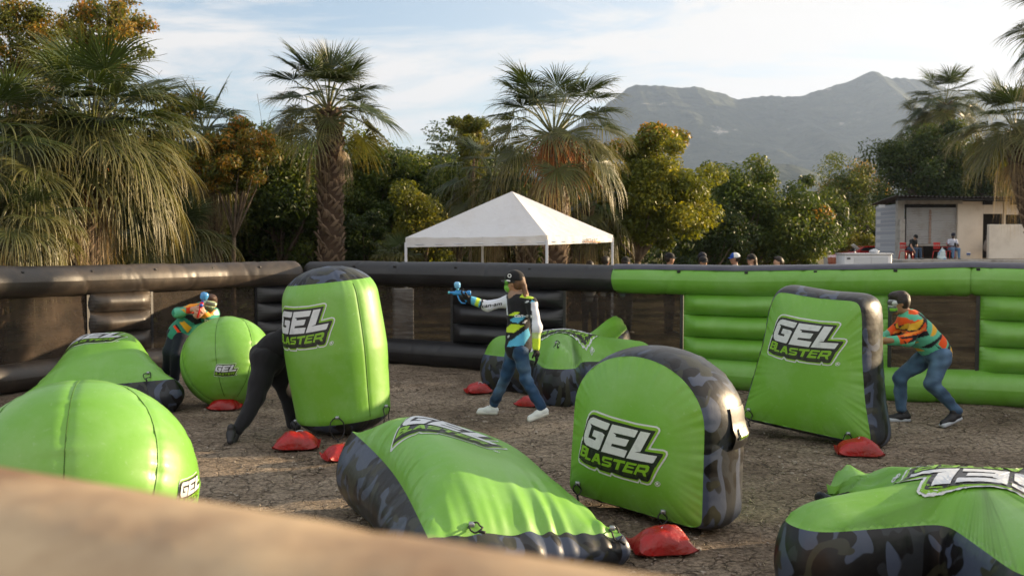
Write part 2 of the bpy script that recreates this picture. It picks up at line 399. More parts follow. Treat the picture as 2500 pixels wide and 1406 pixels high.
# dome bunker, mid right
def dome_outline(w, h, k=1.0):
    a = np.linspace(0, math.pi, 40); hs = h-w/2*k
    arc = [(w/2*math.cos(x), hs+w/2*k*math.sin(x)**.92) for x in a]
    return [(-w/2*1.03, .03), (-w/2*.9, 0), (w/2*.9, 0), (w/2*1.03, .03)]+arc
pL, pR = GR(1397, 1180), GR(1718, 1300)
DOME = placeT((1.02, 7.15, 0), yaw=math.radians(-44), roll=math.radians(3))
res = prism(dome_outline(1.13, 1.09, .80), .50, .09, .06, DOME, seed=1, sm=6)
dz = settle(res); DOME.loc[2] -= dz; res = {k: (V-[0, 0, dz], f) for k, (V, f) in res.items()}
dome = bunker('green dome shaped bunker with camouflage band at right centre, red bag at its foot', res, DOME.loc, (-.06, .46, .41, math.radians(-2)), DOME)
bvd = bvh_of(*res['front']); bvs = bvh_of(*res['side'])
for i, (u, v) in enumerate([(.30, .07), (-.46, .10)]):
    o, d, _ = planar(DOME, bvd)(0, 0)(u, v); h = bvd.ray_cast(Vector(o), Vector(d))
    if h[0]: loop_tie(dome, h[0], -np.array(d), .09, i)
# carry handle and small patch on the dome's camouflage side
def side_pt(T, bv, y, z, s=1):
    o = T(np.array([[s*3., y, z]]))[0]; d = T.R@np.array([-s*1., 0, 0]); h = bv.ray_cast(Vector(o), Vector(d)); return np.array(h[0]), -d
b = MB(); ys = np.linspace(-.02, .2, 9)
for z0, z1 in ((.60, .66),):
    V = []
    for y in ys:
        for z in np.linspace(z0-.08, z1+.14, 7):
            p, n = side_pt(DOME, bvs, y, z); V.append(p+n*(.012+.035*math.exp(-((z-z0)/.05)**2)))
    b.add(V, grid_faces(9, 7))
hd = b.build('handle_flap', M['black'], dome)
pl = lambda u, v: (DOME(np.array([[3., .09+u, .63+v]]))[0], DOME.R@np.array([-1., 0, 0]), bvh_of(np.concatenate(b.V), b.F))
logo(hd, pl, .075, 0, name='patch', regmark=False, step=.3)

# trapezoid bunker, right
TR = placeT((3.06, 9.98, 0), yaw=math.radians(-41), roll=math.radians(5))
tro = [(-.68, 0), (.68, 0), (.57, .4), (.50, .8), (.46, 1.20), (.42, 1.34), (0, 1.32), (-.42, 1.34), (-.48, 1.20), (-.52, .8), (-.60, .4)]
res = prism(tro, .50, .10, .07, TR, seed=2, sm=14)
dz = settle(res); TR.loc[2] -= dz; res = {k: (V-[0, 0, dz], f) for k, (V, f) in res.items()}
trap = bunker('green trapezoid bunker with camouflage side, the crouching player behind it at right', res, TR.loc, (-.04, .92, .42, math.radians(0)), TR)
bvd = bvh_of(*res['front'])
for i, (u, v) in enumerate([(-.60, .10), (.46, .08)]):
    o, d, _ = planar(TR, bvd)(0, 0)(u, v); h = bvd.ray_cast(Vector(o), Vector(d))
    if h[0]: loop_tie(trap, h[0], -np.array(d), .12, 5+i)

# X shaped bunkers lying flat
def x_outline(arms, wid, valley):
    """arms: list of (angle deg, length)"""
    arms = sorted(arms); P = []
    for i, (a, l, *ww) in enumerate(arms):
        wid_ = ww[0] if ww else wid
        A = math.radians(a); u = np.array([math.cos(A), math.sin(A)]); n = np.array([-u[1], u[0]])
        for s in (-1, 1): P.append(u*l+n*s*wid_*.42)
        P.insert(len(P)-1, u*(l+.05))
        a2 = arms[(i+1) % len(arms)][0]+(360 if i == len(arms)-1 else 0); B = math.radians((a+a2)/2)
        P.append(np.array([math.cos(B), math.sin(B)])*valley)
    return P
def lying_x(label, c, arms, th, seed, logo_at=None, wid=.5, valley=.42, bulge=.26, deform=None, size=.4):
    T = placeT((c[0], c[1], th/2), lying=True)
    res = prism(x_outline(arms, wid, valley), th, bulge, .06, T, seed=seed, sm=22, N=320, puck=.014, deform=deform, pw=.11)
    V, f = res['back']; V[:, 2] = np.maximum(V[:, 2], .004)
    t = bunker(label, res, (c[0], c[1], 0), logo_at and (logo_at[0], logo_at[1], size, logo_at[2]), T)
    return t, T, res
def raise_arm(V):
    V = V.copy(); u = np.array([math.cos(math.radians(52)), math.sin(math.radians(52))]); q = V[:, [0, 2]]@u; s = np.abs(V[:, [0, 2]]@np.array([-u[1], u[0]]))
    V[:, 1] -= .30*sst(.5, 1.5, q)*sst(.8, .3, s); return V
xa, Ta, ra = lying_x('green star shaped bunker lying flat behind the walking player', (.66, 13.15), [(146, 1.18), (266, 1.15), (345, 1.25), (52, 1.5, .36), (110, 1.05)], .46, 11, (.05, .05, math.radians(-18)), wid=.46, size=.52, bulge=.36, deform=raise_arm)
bvd = bvh_of(*ra['front'])
for i, (u, v) in enumerate([(-.85, .65), (-.1, -.82)]):
    h = bvd.ray_cast(Vector((.66+u, 13.15+v, 3)), Vector((0, 0, -1)))
    if h[0]: loop_tie(xa, h[0], h[1], .15, 8+i, hang=(.1, -.8, -.3))
def deflate(V):
    # the arm at the back left has lost its air: it sags and crumples
    V = V.copy(); q = np.stack([V[:, 0], V[:, 2]], 1); c0 = np.array([-.46, .84])
    d = np.linalg.norm(q-c0, axis=1); k = np.exp(-(d/.38)**2)
    V[:, 0] += k*.06*wob(V*11, 1, 4); V[:, 2] += k*.06*wob(V*11, 1, 5)
    up = V[:, 1] < 0
    V[:, 1] += np.where(up, k*(.09+.07*wob(V*9, 1, 6)), 0)
    return V
xb, Tb, rb = lying_x('green star shaped bunker lying flat in the bottom right corner, logo upside down', (2.62, 5.70), [(199, 1.14, .40), (119, 1.0, .26), (15, 1.4), (266, 1.25)], .44, 12, (.06, -.05, math.radians(180-8)), wid=.5, valley=.42, bulge=.19, deform=deflate, size=.50)

# lying pillow bunkers: a four sided top panel that slopes to the ground, camouflage sides
def lying_wedge(label, corners, hump, seed, logo_at, size, curve=None, ties=(), nseg=90, crumple=None, puck=.016):
    """corners: far left, far right, near right, near left (world, at the top seam)"""
    A, B, C, D = [np.array(p, float) for p in corners]; n = nseg+1
    U, Vv = np.meshgrid(np.linspace(0, 1, n), np.linspace(0, 1, n), indexing='ij')   # u left->right, v far->near
    P = (A[None, None]*((1-U)*(1-Vv))[..., None]+B*(U*(1-Vv))[..., None]+C*(U*Vv)[..., None]+D*((1-U)*Vv)[..., None])
    cen = P.mean((0, 1))
    # pulled in sides
    ci = curve or (.10, .10, .05, .05)
    P += (cen-P)*(ci[0]*np.exp(-U/.25)*np.sin(np.pi*Vv)+ci[1]*np.exp(-(1-U)/.25)*np.sin(np.pi*Vv)+ci[2]*np.exp(-Vv/.25)*np.sin(np.pi*U)+ci[3]*np.exp(-(1-Vv)/.25)*np.sin(np.pi*U))[..., None]*np.array([1, 1, 0])
    sx, sy = np.sin(np.pi*U), np.sin(np.pi*Vv)
    hu, hv, cu, cv = hump
    hz = hu*(1-(1-sx)**2)**.8*(1-(1-sy)**2)**.8
    hz = hz*(1+cu*(U-.5)+cv*(Vv-.5))
    P[..., 2] += hz
    ed = np.minimum(np.minimum(U, 1-U)*1.2, np.minimum(Vv, 1-Vv)*1.2)
    s = np.where(np.minimum(U, 1-U) < np.minimum(Vv, 1-Vv), Vv*1.7, U*1.2+5)
    P[..., 2] += puck*pucker(s.ravel(), seed, .8).reshape(s.shape)*np.exp(-ed/.13)*np.minimum(1, ed/.02)
    P[..., 2] += .010*wob(P.reshape(-1, 3)*2.2, 1, seed).reshape(U.shape)*sx*sy
    if crumple: P = crumple(P, U, Vv)
    t = thing('inflatable_bunker', label, 'inflatable bunker', (cen[0], cen[1], 0), BUNK)
    top = P.reshape(-1, 3); Ft = grid_faces(n, n)[:, ::-1]
    mesh('top_panel', top, Ft, M['green'], t)
    ring = np.concatenate([P[:, 0], P[-1, 1:], P[-2::-1, -1], P[0, -2:0:-1]]); m = len(ring)
    tn = np.roll(ring, -1, 0)-np.roll(ring, 1, 0); nr = np.stack([-tn[:, 1], tn[:, 0]], 1); nr /= np.linalg.norm(nr, axis=1)[:, None]+1e-9
    for _ in range(12): nr = (np.roll(nr, 1, 0)+2*nr+np.roll(nr, -1, 0))/4
    per = np.r_[0, np.cumsum(np.linalg.norm(np.diff(ring, axis=0), axis=1))]; pk = pucker(per, seed+1)
    Mv = 16; v = np.linspace(0, 1, Mv+1)
    off = .16*np.sin(np.pi*v)**.8
    z = ring[:, None, 2]*(1-v)[None, :]+.004*v[None, :]
    e = np.exp(-v*ring[:, 2].mean()/.05)*np.minimum(1, v/.03)
    o2 = off[None]*np.clip(ring[:, 2:3]/.4, .3, 1)+.010*pk[:, None]*e[None]
    S = np.stack([ring[:, None, 0]+nr[:, None, 0]*o2, ring[:, None, 1]+nr[:, None, 1]*o2, z], -1).reshape(-1, 3)
    mesh('side_band', S, grid_faces(m, Mv+1, True), M['camo'], t)
    bv = bvh_of(top, Ft)
    if logo_at:
        q, ux = logo_at; q = np.array(q, float); ux = np.array(ux, float); ux /= np.linalg.norm(ux); uy = np.array([-ux[1], ux[0]])
        logo(t, lambda u, v: ((q[0]+ux[0]*u+uy[0]*v, q[1]+ux[1]*u+uy[1]*v, 3.), (0, 0, -1), bv), size, 0)
    for i, (px, py, hg) in enumerate(ties):
        d = FW+(px-1250)/F*RT+(703-py)/F*UP; h = bv.ray_cast(Vector(CAMP), Vector(d).normalized())
        if h[0]: nn = h[1] if h[1].z > 0 else -h[1]; loop_tie(t, h[0], nn, .12, 20+i, hang=hg)
    return t, bv
def crum(P, U, Vv):
    k = np.exp(-(((U-1)/.16)**2+((Vv-1)/.16)**2)); P = P.copy()
    P[..., 2] += k*(.05*wob(P.reshape(-1, 3)*9, 1, 3).reshape(U.shape)-.02)
    P[..., 0] += k*.02*wob(P.reshape(-1, 3)*9, 1, 7).reshape(U.shape)
    r = np.exp(-((Vv-1)/.2)**2)*np.sin(np.pi*U); P[..., 2] += r*.012*np.sin(U*46+3*np.sin(U*9))
    return P
lying_wedge('green pillow bunker with camouflage sides lying low at bottom centre', [W(860, 1053, 7.3), (0.16, 7.75, .20), W(1522, 1302, 6.0), W(1045, 1312, 5.42)],
            (.28, 0, -.5, -.5), 31, ((-.42, 6.78), (1, -.04)), .40, ties=[(1150, 1283, (.35, -.5, -.2)), (1492, 1293, (.3, -.5, -.5))], crumple=crum)
lying_wedge('green pillow bunker with camouflage end lying by the left wall behind the round bunker', [W(165, 872, 12.9), W(352, 862, 13.3), W(425, 925, 11.6), W(60, 960, 11.2)],
            (.34, 0, .1, -.75), 33, ((-5.22, 12.42), (1, .10)), .40, ties=[(362, 912, (.05, -.8, -.5))])

# round bunkers
def ball(label, c, R, seed, logos, seams, squash=.93, tilt=-.5):
    t = thing('inflatable_bunker', label, 'inflatable bunker', (c[0], c[1], 0), BUNK)
    nt_, nz = 256, 90
    th = np.linspace(0, 2*np.pi, nt_, endpoint=False); ph = np.linspace(.0, np.pi, nz)
    T_, P_ = np.meshgrid(th, ph, indexing='ij')
    s = P_*R; rr = np.ones_like(T_)
    for i, a in enumerate(seams):
        d = (T_-a+np.pi) % (2*np.pi)-np.pi; dm = np.abs(d)*np.sin(P_)*R
        rr -= .012*np.exp(-(dm/.03)**2); rr += .011/R*pucker(s.ravel(), seed+i, .9).reshape(s.shape)*np.exp(-dm/.07)*np.minimum(1, dm/.008)*np.sin(P_)
    rr += .004*wob(np.stack([np.sin(P_)*np.cos(T_), np.sin(P_)*np.sin(T_), np.cos(P_)], -1).reshape(-1, 3)*2, 1, seed).reshape(T_.shape)
    X = R*rr*np.sin(P_)*np.cos(T_); Y = R*rr*np.sin(P_)*np.sin(T_); Z = R*squash*rr*np.cos(P_)
    X, Y, Z = np.moveaxis(np.stack([X, Y, Z], -1)@(RZ(.3)@RX(tilt)).T, -1, 0); zb = -R*squash*.965; Z = np.where(Z < zb, zb+(Z-zb)*.05, Z)
    V = np.stack([X+c[0], Y+c[1], Z-zb+.002], -1).reshape(-1, 3); Fc = grid_faces(nt_, nz, True)[:, ::-1]
    mesh('green_panels', V, Fc, M['green'], t); bv = bvh_of(V, Fc); zc = -zb
    for a in seams:
        b = MB(); pts = []
        for p in np.linspace(.12, np.pi-.35, 60):
            k = min(nz-1, int(p/np.pi*(nz-1))); i = int(round(a/(2*np.pi)*nt_)) % nt_
            q = V[i*nz+k]; pts.append(q+(q-np.array([c[0], c[1], zc]))/R*.001)
        b.tube(pts, .0032, 5, cap=False); b.build('seam', M['seam'], t)
    for a, el, size, rot in logos:
        def pl(u, v):
            A = a+u/(R*math.cos(el)); E = el+v/R
            d = np.array([math.cos(E)*math.cos(A), math.cos(E)*math.sin(A), math.sin(E)*squash]); o = np.array([c[0], c[1], zc])+d*3
            return o, -d, bv
        logo(t, pl, size, rot, step=.12)
    return t, bv
ballN, bvn = ball('large round green bunker filling the lower left corner', (-2.40, 5.5), .63, 41, [(math.radians(-6), .04, .145, 0), (math.radians(-107), .16, .16, 0)], [math.radians(x) for x in (-92, -48, -5, 45, 110, 170, 220)], squash=.97)
ballF, bvf = ball('small round green bunker beside the left player', (-3.47, 12.1), .555, 47, [(math.radians(-76), -.05, .145, 0)], [math.radians(x) for x in (-106, -60, 0, 60, 120, 200)], squash=1.0)

# tall cylinder bunker with camouflage ends
def cylinder():
    R = .515; H = 1.74; nt_, nz = 240, 110; c = np.array([-1.73, 10.3, 0]); lean = RY(math.radians(-6.0))@RX(math.radians(1))
    prof = []
    for v in np.linspace(0, 1, nz):
        # rounded ends
        z = v*H; r = R*(1-.05*abs(v-.5)*2)*(1-.03*math.cos(v*6.28))
        e0, e1 = .22, .34
        if z < e0: r *= math.sqrt(max(0, 1-((e0-z)/e0)**2*.98))
        if z > H-e1: r *= math.sqrt(max(0, 1-((z-(H-e1))/e1)**2.3))
        prof.append((r, z))
    prof = np.array(prof); th = np.linspace(0, 2*np.pi, nt_, endpoint=False)
    T_, K_ = np.meshgrid(th, np.arange(nz), indexing='ij'); r = prof[K_, 0]; z = prof[K_, 1]
    z0 = .155+.012*np.sin(T_*3); z1 = H-.16
    for zs, sd, wd in ((.16, 1, .07), (H-.155, 2, .07)):
        r = r+.009*pucker((T_*R).ravel(), 50+sd, 1.).reshape(T_.shape)*np.exp(-np.abs(z-zs)/wd)*np.minimum(1, np.abs(z-zs)/.008)
    for a in (math.radians(-48),):
        d = np.abs((T_-a+np.pi) % (2*np.pi)-np.pi)*R; r = r-.008*np.exp(-(d/.02)**2)
    r = r+.006*wob(np.stack([np.cos(T_), np.sin(T_), z*1.4], -1).reshape(-1, 3)*1.5, 1, 8).reshape(T_.shape)
    V = np.stack([r*np.cos(T_), r*np.sin(T_)*.9, z], -1).reshape(-1, 3)@lean.T
    V[:, 2] -= V[:, 2].min()-.003; V += c
    Fc = grid_faces(nt_, nz, True); zz = z.reshape(-1)[Fc].mean(1)
    t = thing('inflatable_bunker', 'tall upright green cylinder bunker with camouflage cap, player in black behind it', 'inflatable bunker', c, BUNK)
    lo, hi = zz < .16, zz > H-.155
    for nm, msk, m in (('base_cap', lo, 'camo'), ('green_wrap', ~(lo | hi), 'green'), ('top_cap', hi, 'camo')):
        Fm = Fc[msk]; u, inv = np.unique(Fm, return_inverse=True); mesh(nm, V[u], inv.reshape(Fm.shape), M[m], t)
    bv = bvh_of(V, Fc)
    b = MB(); i = int(round((math.radians(-48) % (2*np.pi))/(2*np.pi)*nt_)) % nt_
    b.tube([V[i*nz+k]+np.array([.002, -.002, 0]) for k in range(12, nz-12)], .003, 5, cap=False); b.build('seam', M['seam'], t)
    def pl(u, v):
        A = math.radians(-122)+u/R; dl = np.array([math.cos(A), math.sin(A), 0])
        o = lean@(dl*3+np.array([0, 0, 1.19+v]))+c; return o, lean@(-dl), bv
    logo(t, pl, .42, 0, step=.12)
    for k, (a, zc) in enumerate([(-88, .25), (-20, .27), (-168, .2)]):
        A = math.radians(a); dl = np.array([math.cos(A), math.sin(A), 0]); o = lean@(dl*3+np.array([0, 0, zc]))+c
        h = bv.ray_cast(Vector(o), Vector(lean@(-dl)))
        if h[0]: loop_tie(t, h[0], dl, .22, 30+k)
    return t
cylinder()

# red ballast bags
def bag(px, py, yaw, label, seed, s=1.0, carab=True):
    p = GR(px, py); r = random.Random(seed)
    t = thing('ballast_bag', label, 'ballast bag', p, 'red ballast bags on the ground')
    n = 40; U, V_ = np.meshgrid(np.linspace(-1, 1, n), np.linspace(-1, 1, n), indexing='ij')
    hh = ((1-np.abs(U)**2.4)*(1-np.abs(V_)**2.2)); hh = np.clip(hh, 0, 1)**.62
    pin = 1-.18*(1-np.abs(U))*np.abs(V_)**3
    X = U*.200*s*(1-.12*(1-V_**2)*0); Y = V_*.145*s*pin*(1+.12*np.abs(U)**6)
    wr = wob(np.stack([X*9, Y*9], -1).reshape(-1, 2), 1.3, seed).reshape(X.shape)
    ridge = np.abs(np.sin(U*4+wr*1.4+V_*2))
    zt = .138*s*hh*(1+.13*wr)+.009*ridge*hh**.5; ears = .045*(np.abs(U)*np.abs(V_))**5
    R = RZ(yaw); vs = []
    for z in (zt+ears+.022*s, np.full_like(zt, .004)+(ears)*.9+.018*s*(1-hh)):
        q = np.stack([X*(1+.02*wr), Y, z], -1).reshape(-1, 3)@R.T+p; vs.append(q)
    Fc = np.vstack([grid_faces(n, n), grid_faces(n, n)[:, ::-1]+n*n])
    mesh('bag_body', np.vstack(vs), Fc, M['red'], t)
    if carab:
        b = MB(); a = r.uniform(-.5, .5)
        pts = [R@np.array([.035*math.cos(x)*s+.03*math.cos(a), .0+.018*math.sin(x)*(1+.3*math.cos(x)), .155*s+.012*math.sin(x)])+p for x in np.linspace(0, 6.283, 17)]
        b.tube(pts, .0045, 6); b.build('carabiner', M['steel'], t)
    return t
bag(1617, 1348, .15, 'largest red ballast bag, in front of the dome bunker', 1, .98)
bag(2097, 1112, -.2, 'red ballast bag at the foot of the trapezoid bunker', 2, 1.02)
bag(725, 1096, .1, 'red ballast bag beside the foot of the tall cylinder bunker', 3, 1.06)
bag(838, 1122, .5, 'red ballast bag half hidden between cylinder bunker and bottom centre bunker', 4, .9)
bag(548, 1000, 0., 'red ballast bag under the small round bunker', 5, .9)
bag(1168, 960, .3, 'red ballast bag left of the walking player', 6, .85)
bag(1290, 992, -.4, 'red ballast bag behind the rear leg of the walking player', 7, .75)
# little carry cord between the bag and a bunker
# ------------------------------------------------------------------ ground
def ground_mat():
    m = mat('dirt ground', (.2, .15, .11), .95, .2); t = m.node_tree; b = t.nodes['Principled BSDF']
    co = t.nodes.new('ShaderNodeTexCoord'); Lk = t.links.new
    def noise(sc, det=8, rg=.6, dist=0.):
        n = t.nodes.new('ShaderNodeTexNoise'); n.inputs['Scale'].default_value = sc; n.inputs['Detail'].default_value = det; n.inputs['Roughness'].default_value = rg; n.inputs['Distortion'].default_value = dist
        Lk(co.outputs['Object'], n.inputs['Vector']); return n
    def ramp(src, e):
        r = t.nodes.new('ShaderNodeValToRGB'); r.color_ramp.elements[0].position = e[0][0]; r.color_ramp.elements[0].color = (*e[0][1], 1)
        r.color_ramp.elements[1].position = e[-1][0]; r.color_ramp.elements[1].color = (*e[-1][1], 1)
        for p, c in e[1:-1]: q = r.color_ramp.elements.new(p); q.color = (*c, 1)
        Lk(src, r.inputs[0]); return r
    a = ramp(noise(.75, 12, .70, .5).outputs[0], [(.34, (.165, .125, .090)), (.5, (.28, .22, .162)), (.66, (.41, .335, .255))])
    f = ramp(noise(28, 8, .75).outputs[0], [(.36, (.26, .25, .24)), (.53, (.95, .95, .95)), (.70, (1.7, 1.65, 1.6))])
    x = t.nodes.new('ShaderNodeMixRGB'); x.blend_type = 'MULTIPLY'; x.inputs[0].default_value = 1; Lk(a.outputs[0], x.inputs[1]); Lk(f.outputs[0], x.inputs[2])
    # cracks
    mp = t.nodes.new('ShaderNodeMapping'); Lk(co.outputs['Object'], mp.inputs[0])
    wn = noise(3, 4); ad = t.nodes.new('ShaderNodeMixRGB'); ad.blend_type = 'ADD'; ad.inputs[0].default_value = .35; Lk(mp.outputs[0], ad.inputs[1]); Lk(wn.outputs['Color'], ad.inputs[2])
    vo = t.nodes.new('ShaderNodeTexVoronoi'); vo.feature = 'DISTANCE_TO_EDGE'; vo.inputs['Scale'].default_value = 4.5; Lk(ad.outputs[0], vo.inputs['Vector'])
    ck = ramp(vo.outputs['Distance'], [(.0, (.35, .33, .3)), (.035, (1, 1, 1))])
    mk = ramp(noise(.9, 3).outputs[0], [(.45, (0, 0, 0)), (.6, (1, 1, 1))])
    x2 = t.nodes.new('ShaderNodeMixRGB'); x2.blend_type = 'MULTIPLY'; Lk(mk.outputs[0], x2.inputs[0]); Lk(x.outputs[0], x2.inputs[1]); Lk(ck.outputs[0], x2.inputs[2])
    # outside the arena: dry grass and litter, from a mask on the vertices
    gr = ramp(noise(6, 10, .75).outputs[0], [(.35, (.045, .045, .018)), (.5, (.13, .105, .045)), (.66, (.24, .19, .10))])
    vc = t.nodes.new('ShaderNodeVertexColor'); vc.layer_name = 'out'
    x3 = t.nodes.new('ShaderNodeMixRGB'); Lk(vc.outputs[0], x3.inputs[0]); Lk(x2.outputs[0], x3.inputs[1]); Lk(gr.outputs[0], x3.inputs[2])
    Lk(x3.outputs[0], b.inputs['Base Color'])
    h = t.nodes.new('ShaderNodeMath'); h.operation = 'MULTIPLY_ADD'; Lk(noise(11, 12, .72).outputs[0], h.inputs[0]); h.inputs[1].default_value = 1.; Lk(ck.outputs[0], h.inputs[2])
    bu = t.nodes.new('ShaderNodeBump'); bu.inputs['Strength'].default_value = 1.; bu.inputs['Distance'].default_value = .06; Lk(h.outputs[0], bu.inputs['Height']); Lk(bu.outputs[0], b.inputs['Normal'])
    return m
def axis(lo, hi, st, far):
    a = list(np.arange(lo, hi+st/2, st)); s = st
    while a[-1] < far: s *= 1.25; a.append(a[-1]+s)
    s = st
    while a[0] > -far: s *= 1.25; a.insert(0, a[0]-s)
    return np.array(a)
xs = axis(-8, 9, .09, 9000); ys = axis(2.5, 17, .09, 9000)
X, Y = np.meshgrid(xs, ys, indexing='ij'); P2 = np.stack([X, Y], -1).reshape(-1, 2)
near = sst(40, 20, np.hypot(P2[:, 0], P2[:, 1]-9))
Z = near*(.010*wob(P2, 2.5, 1)+.010*wob(P2, 6, 2)+.004*wob(P2, 17, 3)+.003*wob(P2, 31, 5))
# outward mask
def wallside(P):
    o = np.zeros(len(P)); nb = np.array([.42, .91]); o = np.maximum(o, sst(13.7, 15., P@nb))
    nl = np.array([-.74, .67]); return np.maximum(o, sst(13.6, 14.6, P@nl))
GM = ground_mat()
g = mesh('ground', np.stack([P2[:, 0], P2[:, 1], Z-.004], -1), grid_faces(len(xs), len(ys)), GM, attrs={'out': wallside(P2)}, kind='structure')
# pebbles and clods
r = np.random.RandomState(5); n = 5200
px = r.uniform(0, 2500, n); D = 4.2+10.5*r.rand(n)**1.3; base = np.stack([(px-1250)/F*D, D], -1)
keep = (base@np.array([.42, .91]) < 13.3); base = base[keep]; n = len(base)
ico = bmesh.new(); bmesh.ops.create_icosphere(ico, subdivisions=1, radius=1); iv = np.array([v.co[:] for v in ico.verts]); ifc = np.array([[v.index for v in f.verts] for f in ico.faces]); ico.free()
sz = .005+.009*r.rand(n)**3+.016*(r.rand(n) < .015)
V = iv[None]*sz[:, None, None]*r.uniform(.6, 1.4, (n, 1, 3))*(1+.25*r.normal(size=(n, len(iv), 1)))
V[..., 2] *= .7; V[..., :2] += base[:, None]; V[..., 2] += sz[:, None]*.25
Fc = (ifc[None]+(np.arange(n)*len(iv))[:, None, None]).reshape(-1, 3)
gz = mat('stone', (.22, .18, .14), .9, .2, var=(2.5, (.40, .36, .31), .40, .62))
ns = 3600; r = np.random.RandomState(15); px = r.uniform(0, 2500, ns); D = 4.2+9*r.rand(ns)**1.3; bs = np.stack([(px-1250)/F*D, D, np.full(ns, .006)], -1); bs = bs[bs[:, :2]@np.array([.42, .91]) < 13.2]; ns = len(bs)
an = r.uniform(0, 6.28, ns); ln = r.uniform(.008, .035, ns); dr_ = np.stack([np.cos(an), np.sin(an), r.uniform(-.1, .3, ns)], -1)*ln[:, None]; wv = np.stack([-np.sin(an), np.cos(an), np.zeros(ns)], -1)*.0022
mesh('straw_litter', np.stack([bs-dr_-wv, bs+dr_-wv, bs+dr_+wv, bs-dr_+wv], 1).reshape(-1, 3), np.arange(4*ns).reshape(ns, 4), mat('straw', (.42, .34, .22), .9, .2, var=(2, (.2, .14, .08), .45, .6)), smooth=False, kind='stuff')
o = mesh('gravel', V.reshape(-1, 3), Fc, gz, smooth=False, kind='stuff')

# ------------------------------------------------------------------ inflatable walls
class Wall:
    def __init__(s, pts, outward):
        """pts: list of (px, base py, top py) along the inner foot"""
        s.B = []; s.Z = []
        for p in pts:
            g_ = GR(p[0], p[1]); s.B.append(g_[:2]); s.Z.append(ZY(p[2], g_[1]+.12))
        s.B = np.array(s.B); s.Z = np.array(s.Z)
        s.L = np.r_[0, np.cumsum(np.linalg.norm(np.diff(s.B, axis=0), axis=1))]
        d = s.B[-1]-s.B[0]; d /= np.linalg.norm(d); n = np.array([-d[1], d[0]]); s.n = n if n@np.array(outward) > 0 else -n; s.d = d
    def at(s, px):
        u = np.linspace(0, s.L[-1], 4000); x = np.interp(u, s.L, s.B[:, 0]); y = np.interp(u, s.L, s.B[:, 1])
        q = 1250+F*x/y; return float(u[np.argmin(np.abs(q-px))])
    def P(s, u, out, z):
        u = np.asarray(u, float); x = np.interp(u, s.L, s.B[:, 0]); y = np.interp(u, s.L, s.B[:, 1])
        return np.stack([x+s.n[0]*out, y+s.n[1]*out, z+0*u], -1)
    def top(s, u): return np.interp(u, s.L, s.Z)
def tubeseg(w, u0, u1, zc, r, m, parent, seed, name, a0=0, a1=2*np.pi, outc=None, puck=.017, ends=True, extra=0.):
    n = max(4, int((u1-u0)/.035)); k = 30; us = np.linspace(u0, u1, n); A = np.linspace(a0, a1, k)
    U, AA = np.meshgrid(us, A, indexing='ij'); rr = np.full(U.shape, r)
    rs = np.random.RandomState(seed)
    rr = rr+puck*.5*wob(np.stack([U*1.6, np.cos(AA), np.sin(AA)], -1).reshape(-1, 3), 1.2, seed).reshape(U.shape)
    for _ in range(int((u1-u0)*2.6)):                       # vertical creases
        c = rs.uniform(u0, u1); am = rs.uniform(.3, 1)*puck; ph = rs.uniform(0, 6.28); wd = rs.uniform(.012, .035)
        rr = rr-am*np.exp(-((U-c-.14*np.sin(AA+ph))/wd)**2)*np.clip(np.cos(AA-ph)+.5, 0, 1)
    if ends:
        e = np.minimum(U-u0, u1-U); rr = rr*(1-.10*np.exp(-e/.03))
        rr = rr+puck*.6*np.exp(-e/.10)*np.sin(AA*17+2*np.sin(AA*3))*np.minimum(1, e/.02)
    rr = rr+extra
    oc = r if outc is None else outc
    zz = zc(us)[:, None] if callable(zc) else zc
    out = oc-rr*np.cos(AA); z = zz+rr*np.sin(AA)
    x = np.interp(U, w.L, w.B[:, 0])+w.n[0]*out; y = np.interp(U, w.L, w.B[:, 1])+w.n[1]*out
    V = np.stack([x, y, z], -1).reshape(-1, 3)
    return mesh(name, V, grid_faces(n, k), M[m], parent)
def baffles(w, u0, u1, z0, ztop, n, m, parent, seed, A=.15):
    for i in range(n):
        nu = max(10, int((u1-u0)/.03)); k = 22
        U, T_ = np.meshgrid(np.linspace(u0, u1, nu), np.linspace(0, 1, k), indexing='ij')
        zt = (ztop(U) if callable(ztop) else ztop+0*U); zz = z0+(zt-z0)*((i+T_)/n)
        e = np.minimum(U-u0, u1-U); env = np.clip(e/.22, 0, 1)**.6
        bul = A*np.sin(np.pi*T_)**.62*env
        bul = bul+.010*wob(np.stack([U*3, zz*3], -1).reshape(-1, 2), 1.5, seed+i).reshape(U.shape)*env*np.sin(np.pi*T_)
        bul = bul+.006*np.sin(T_*40+seed)*np.exp(-e/.06)
        out = .19-bul
        x = np.interp(U, w.L, w.B[:, 0])+w.n[0]*out; y = np.interp(U, w.L, w.B[:, 1])+w.n[1]*out
        mesh('baffle', np.stack([x, y, zz], -1).reshape(-1, 3), grid_faces(nu, k), M[m], parent)
def netmat():
    m = mat('window netting', (.026, .019, .014), .8, .2, bump=(14, .4, .02), var=(3, (.055, .038, .026), .4, .7)); t = m.node_tree; b = t.nodes['Principled BSDF']
    co = t.nodes.new('ShaderNodeTexCoord'); mp = t.nodes.new('ShaderNodeMapping'); mp.inputs['Scale'].default_value = (1, 1, 9)
    n = t.nodes.new('ShaderNodeTexNoise'); n.inputs['Scale'].default_value = 2.3; n.inputs['Detail'].default_value = 6
    r = t.nodes.new('ShaderNodeMapRange'); r.inputs['From Min'].default_value = .3; r.inputs['From Max'].default_value = .7; r.inputs['To Min'].default_value = .82; r.inputs['To Max'].default_value = .97
    t.links.new(co.outputs['Object'], mp.inputs[0]); t.links.new(mp.outputs[0], n.inputs['Vector']); t.links.new(n.outputs[0], r.inputs['Value']); t.links.new(r.outputs[0], b.inputs['Alpha']); return m
M['net'] = netmat()
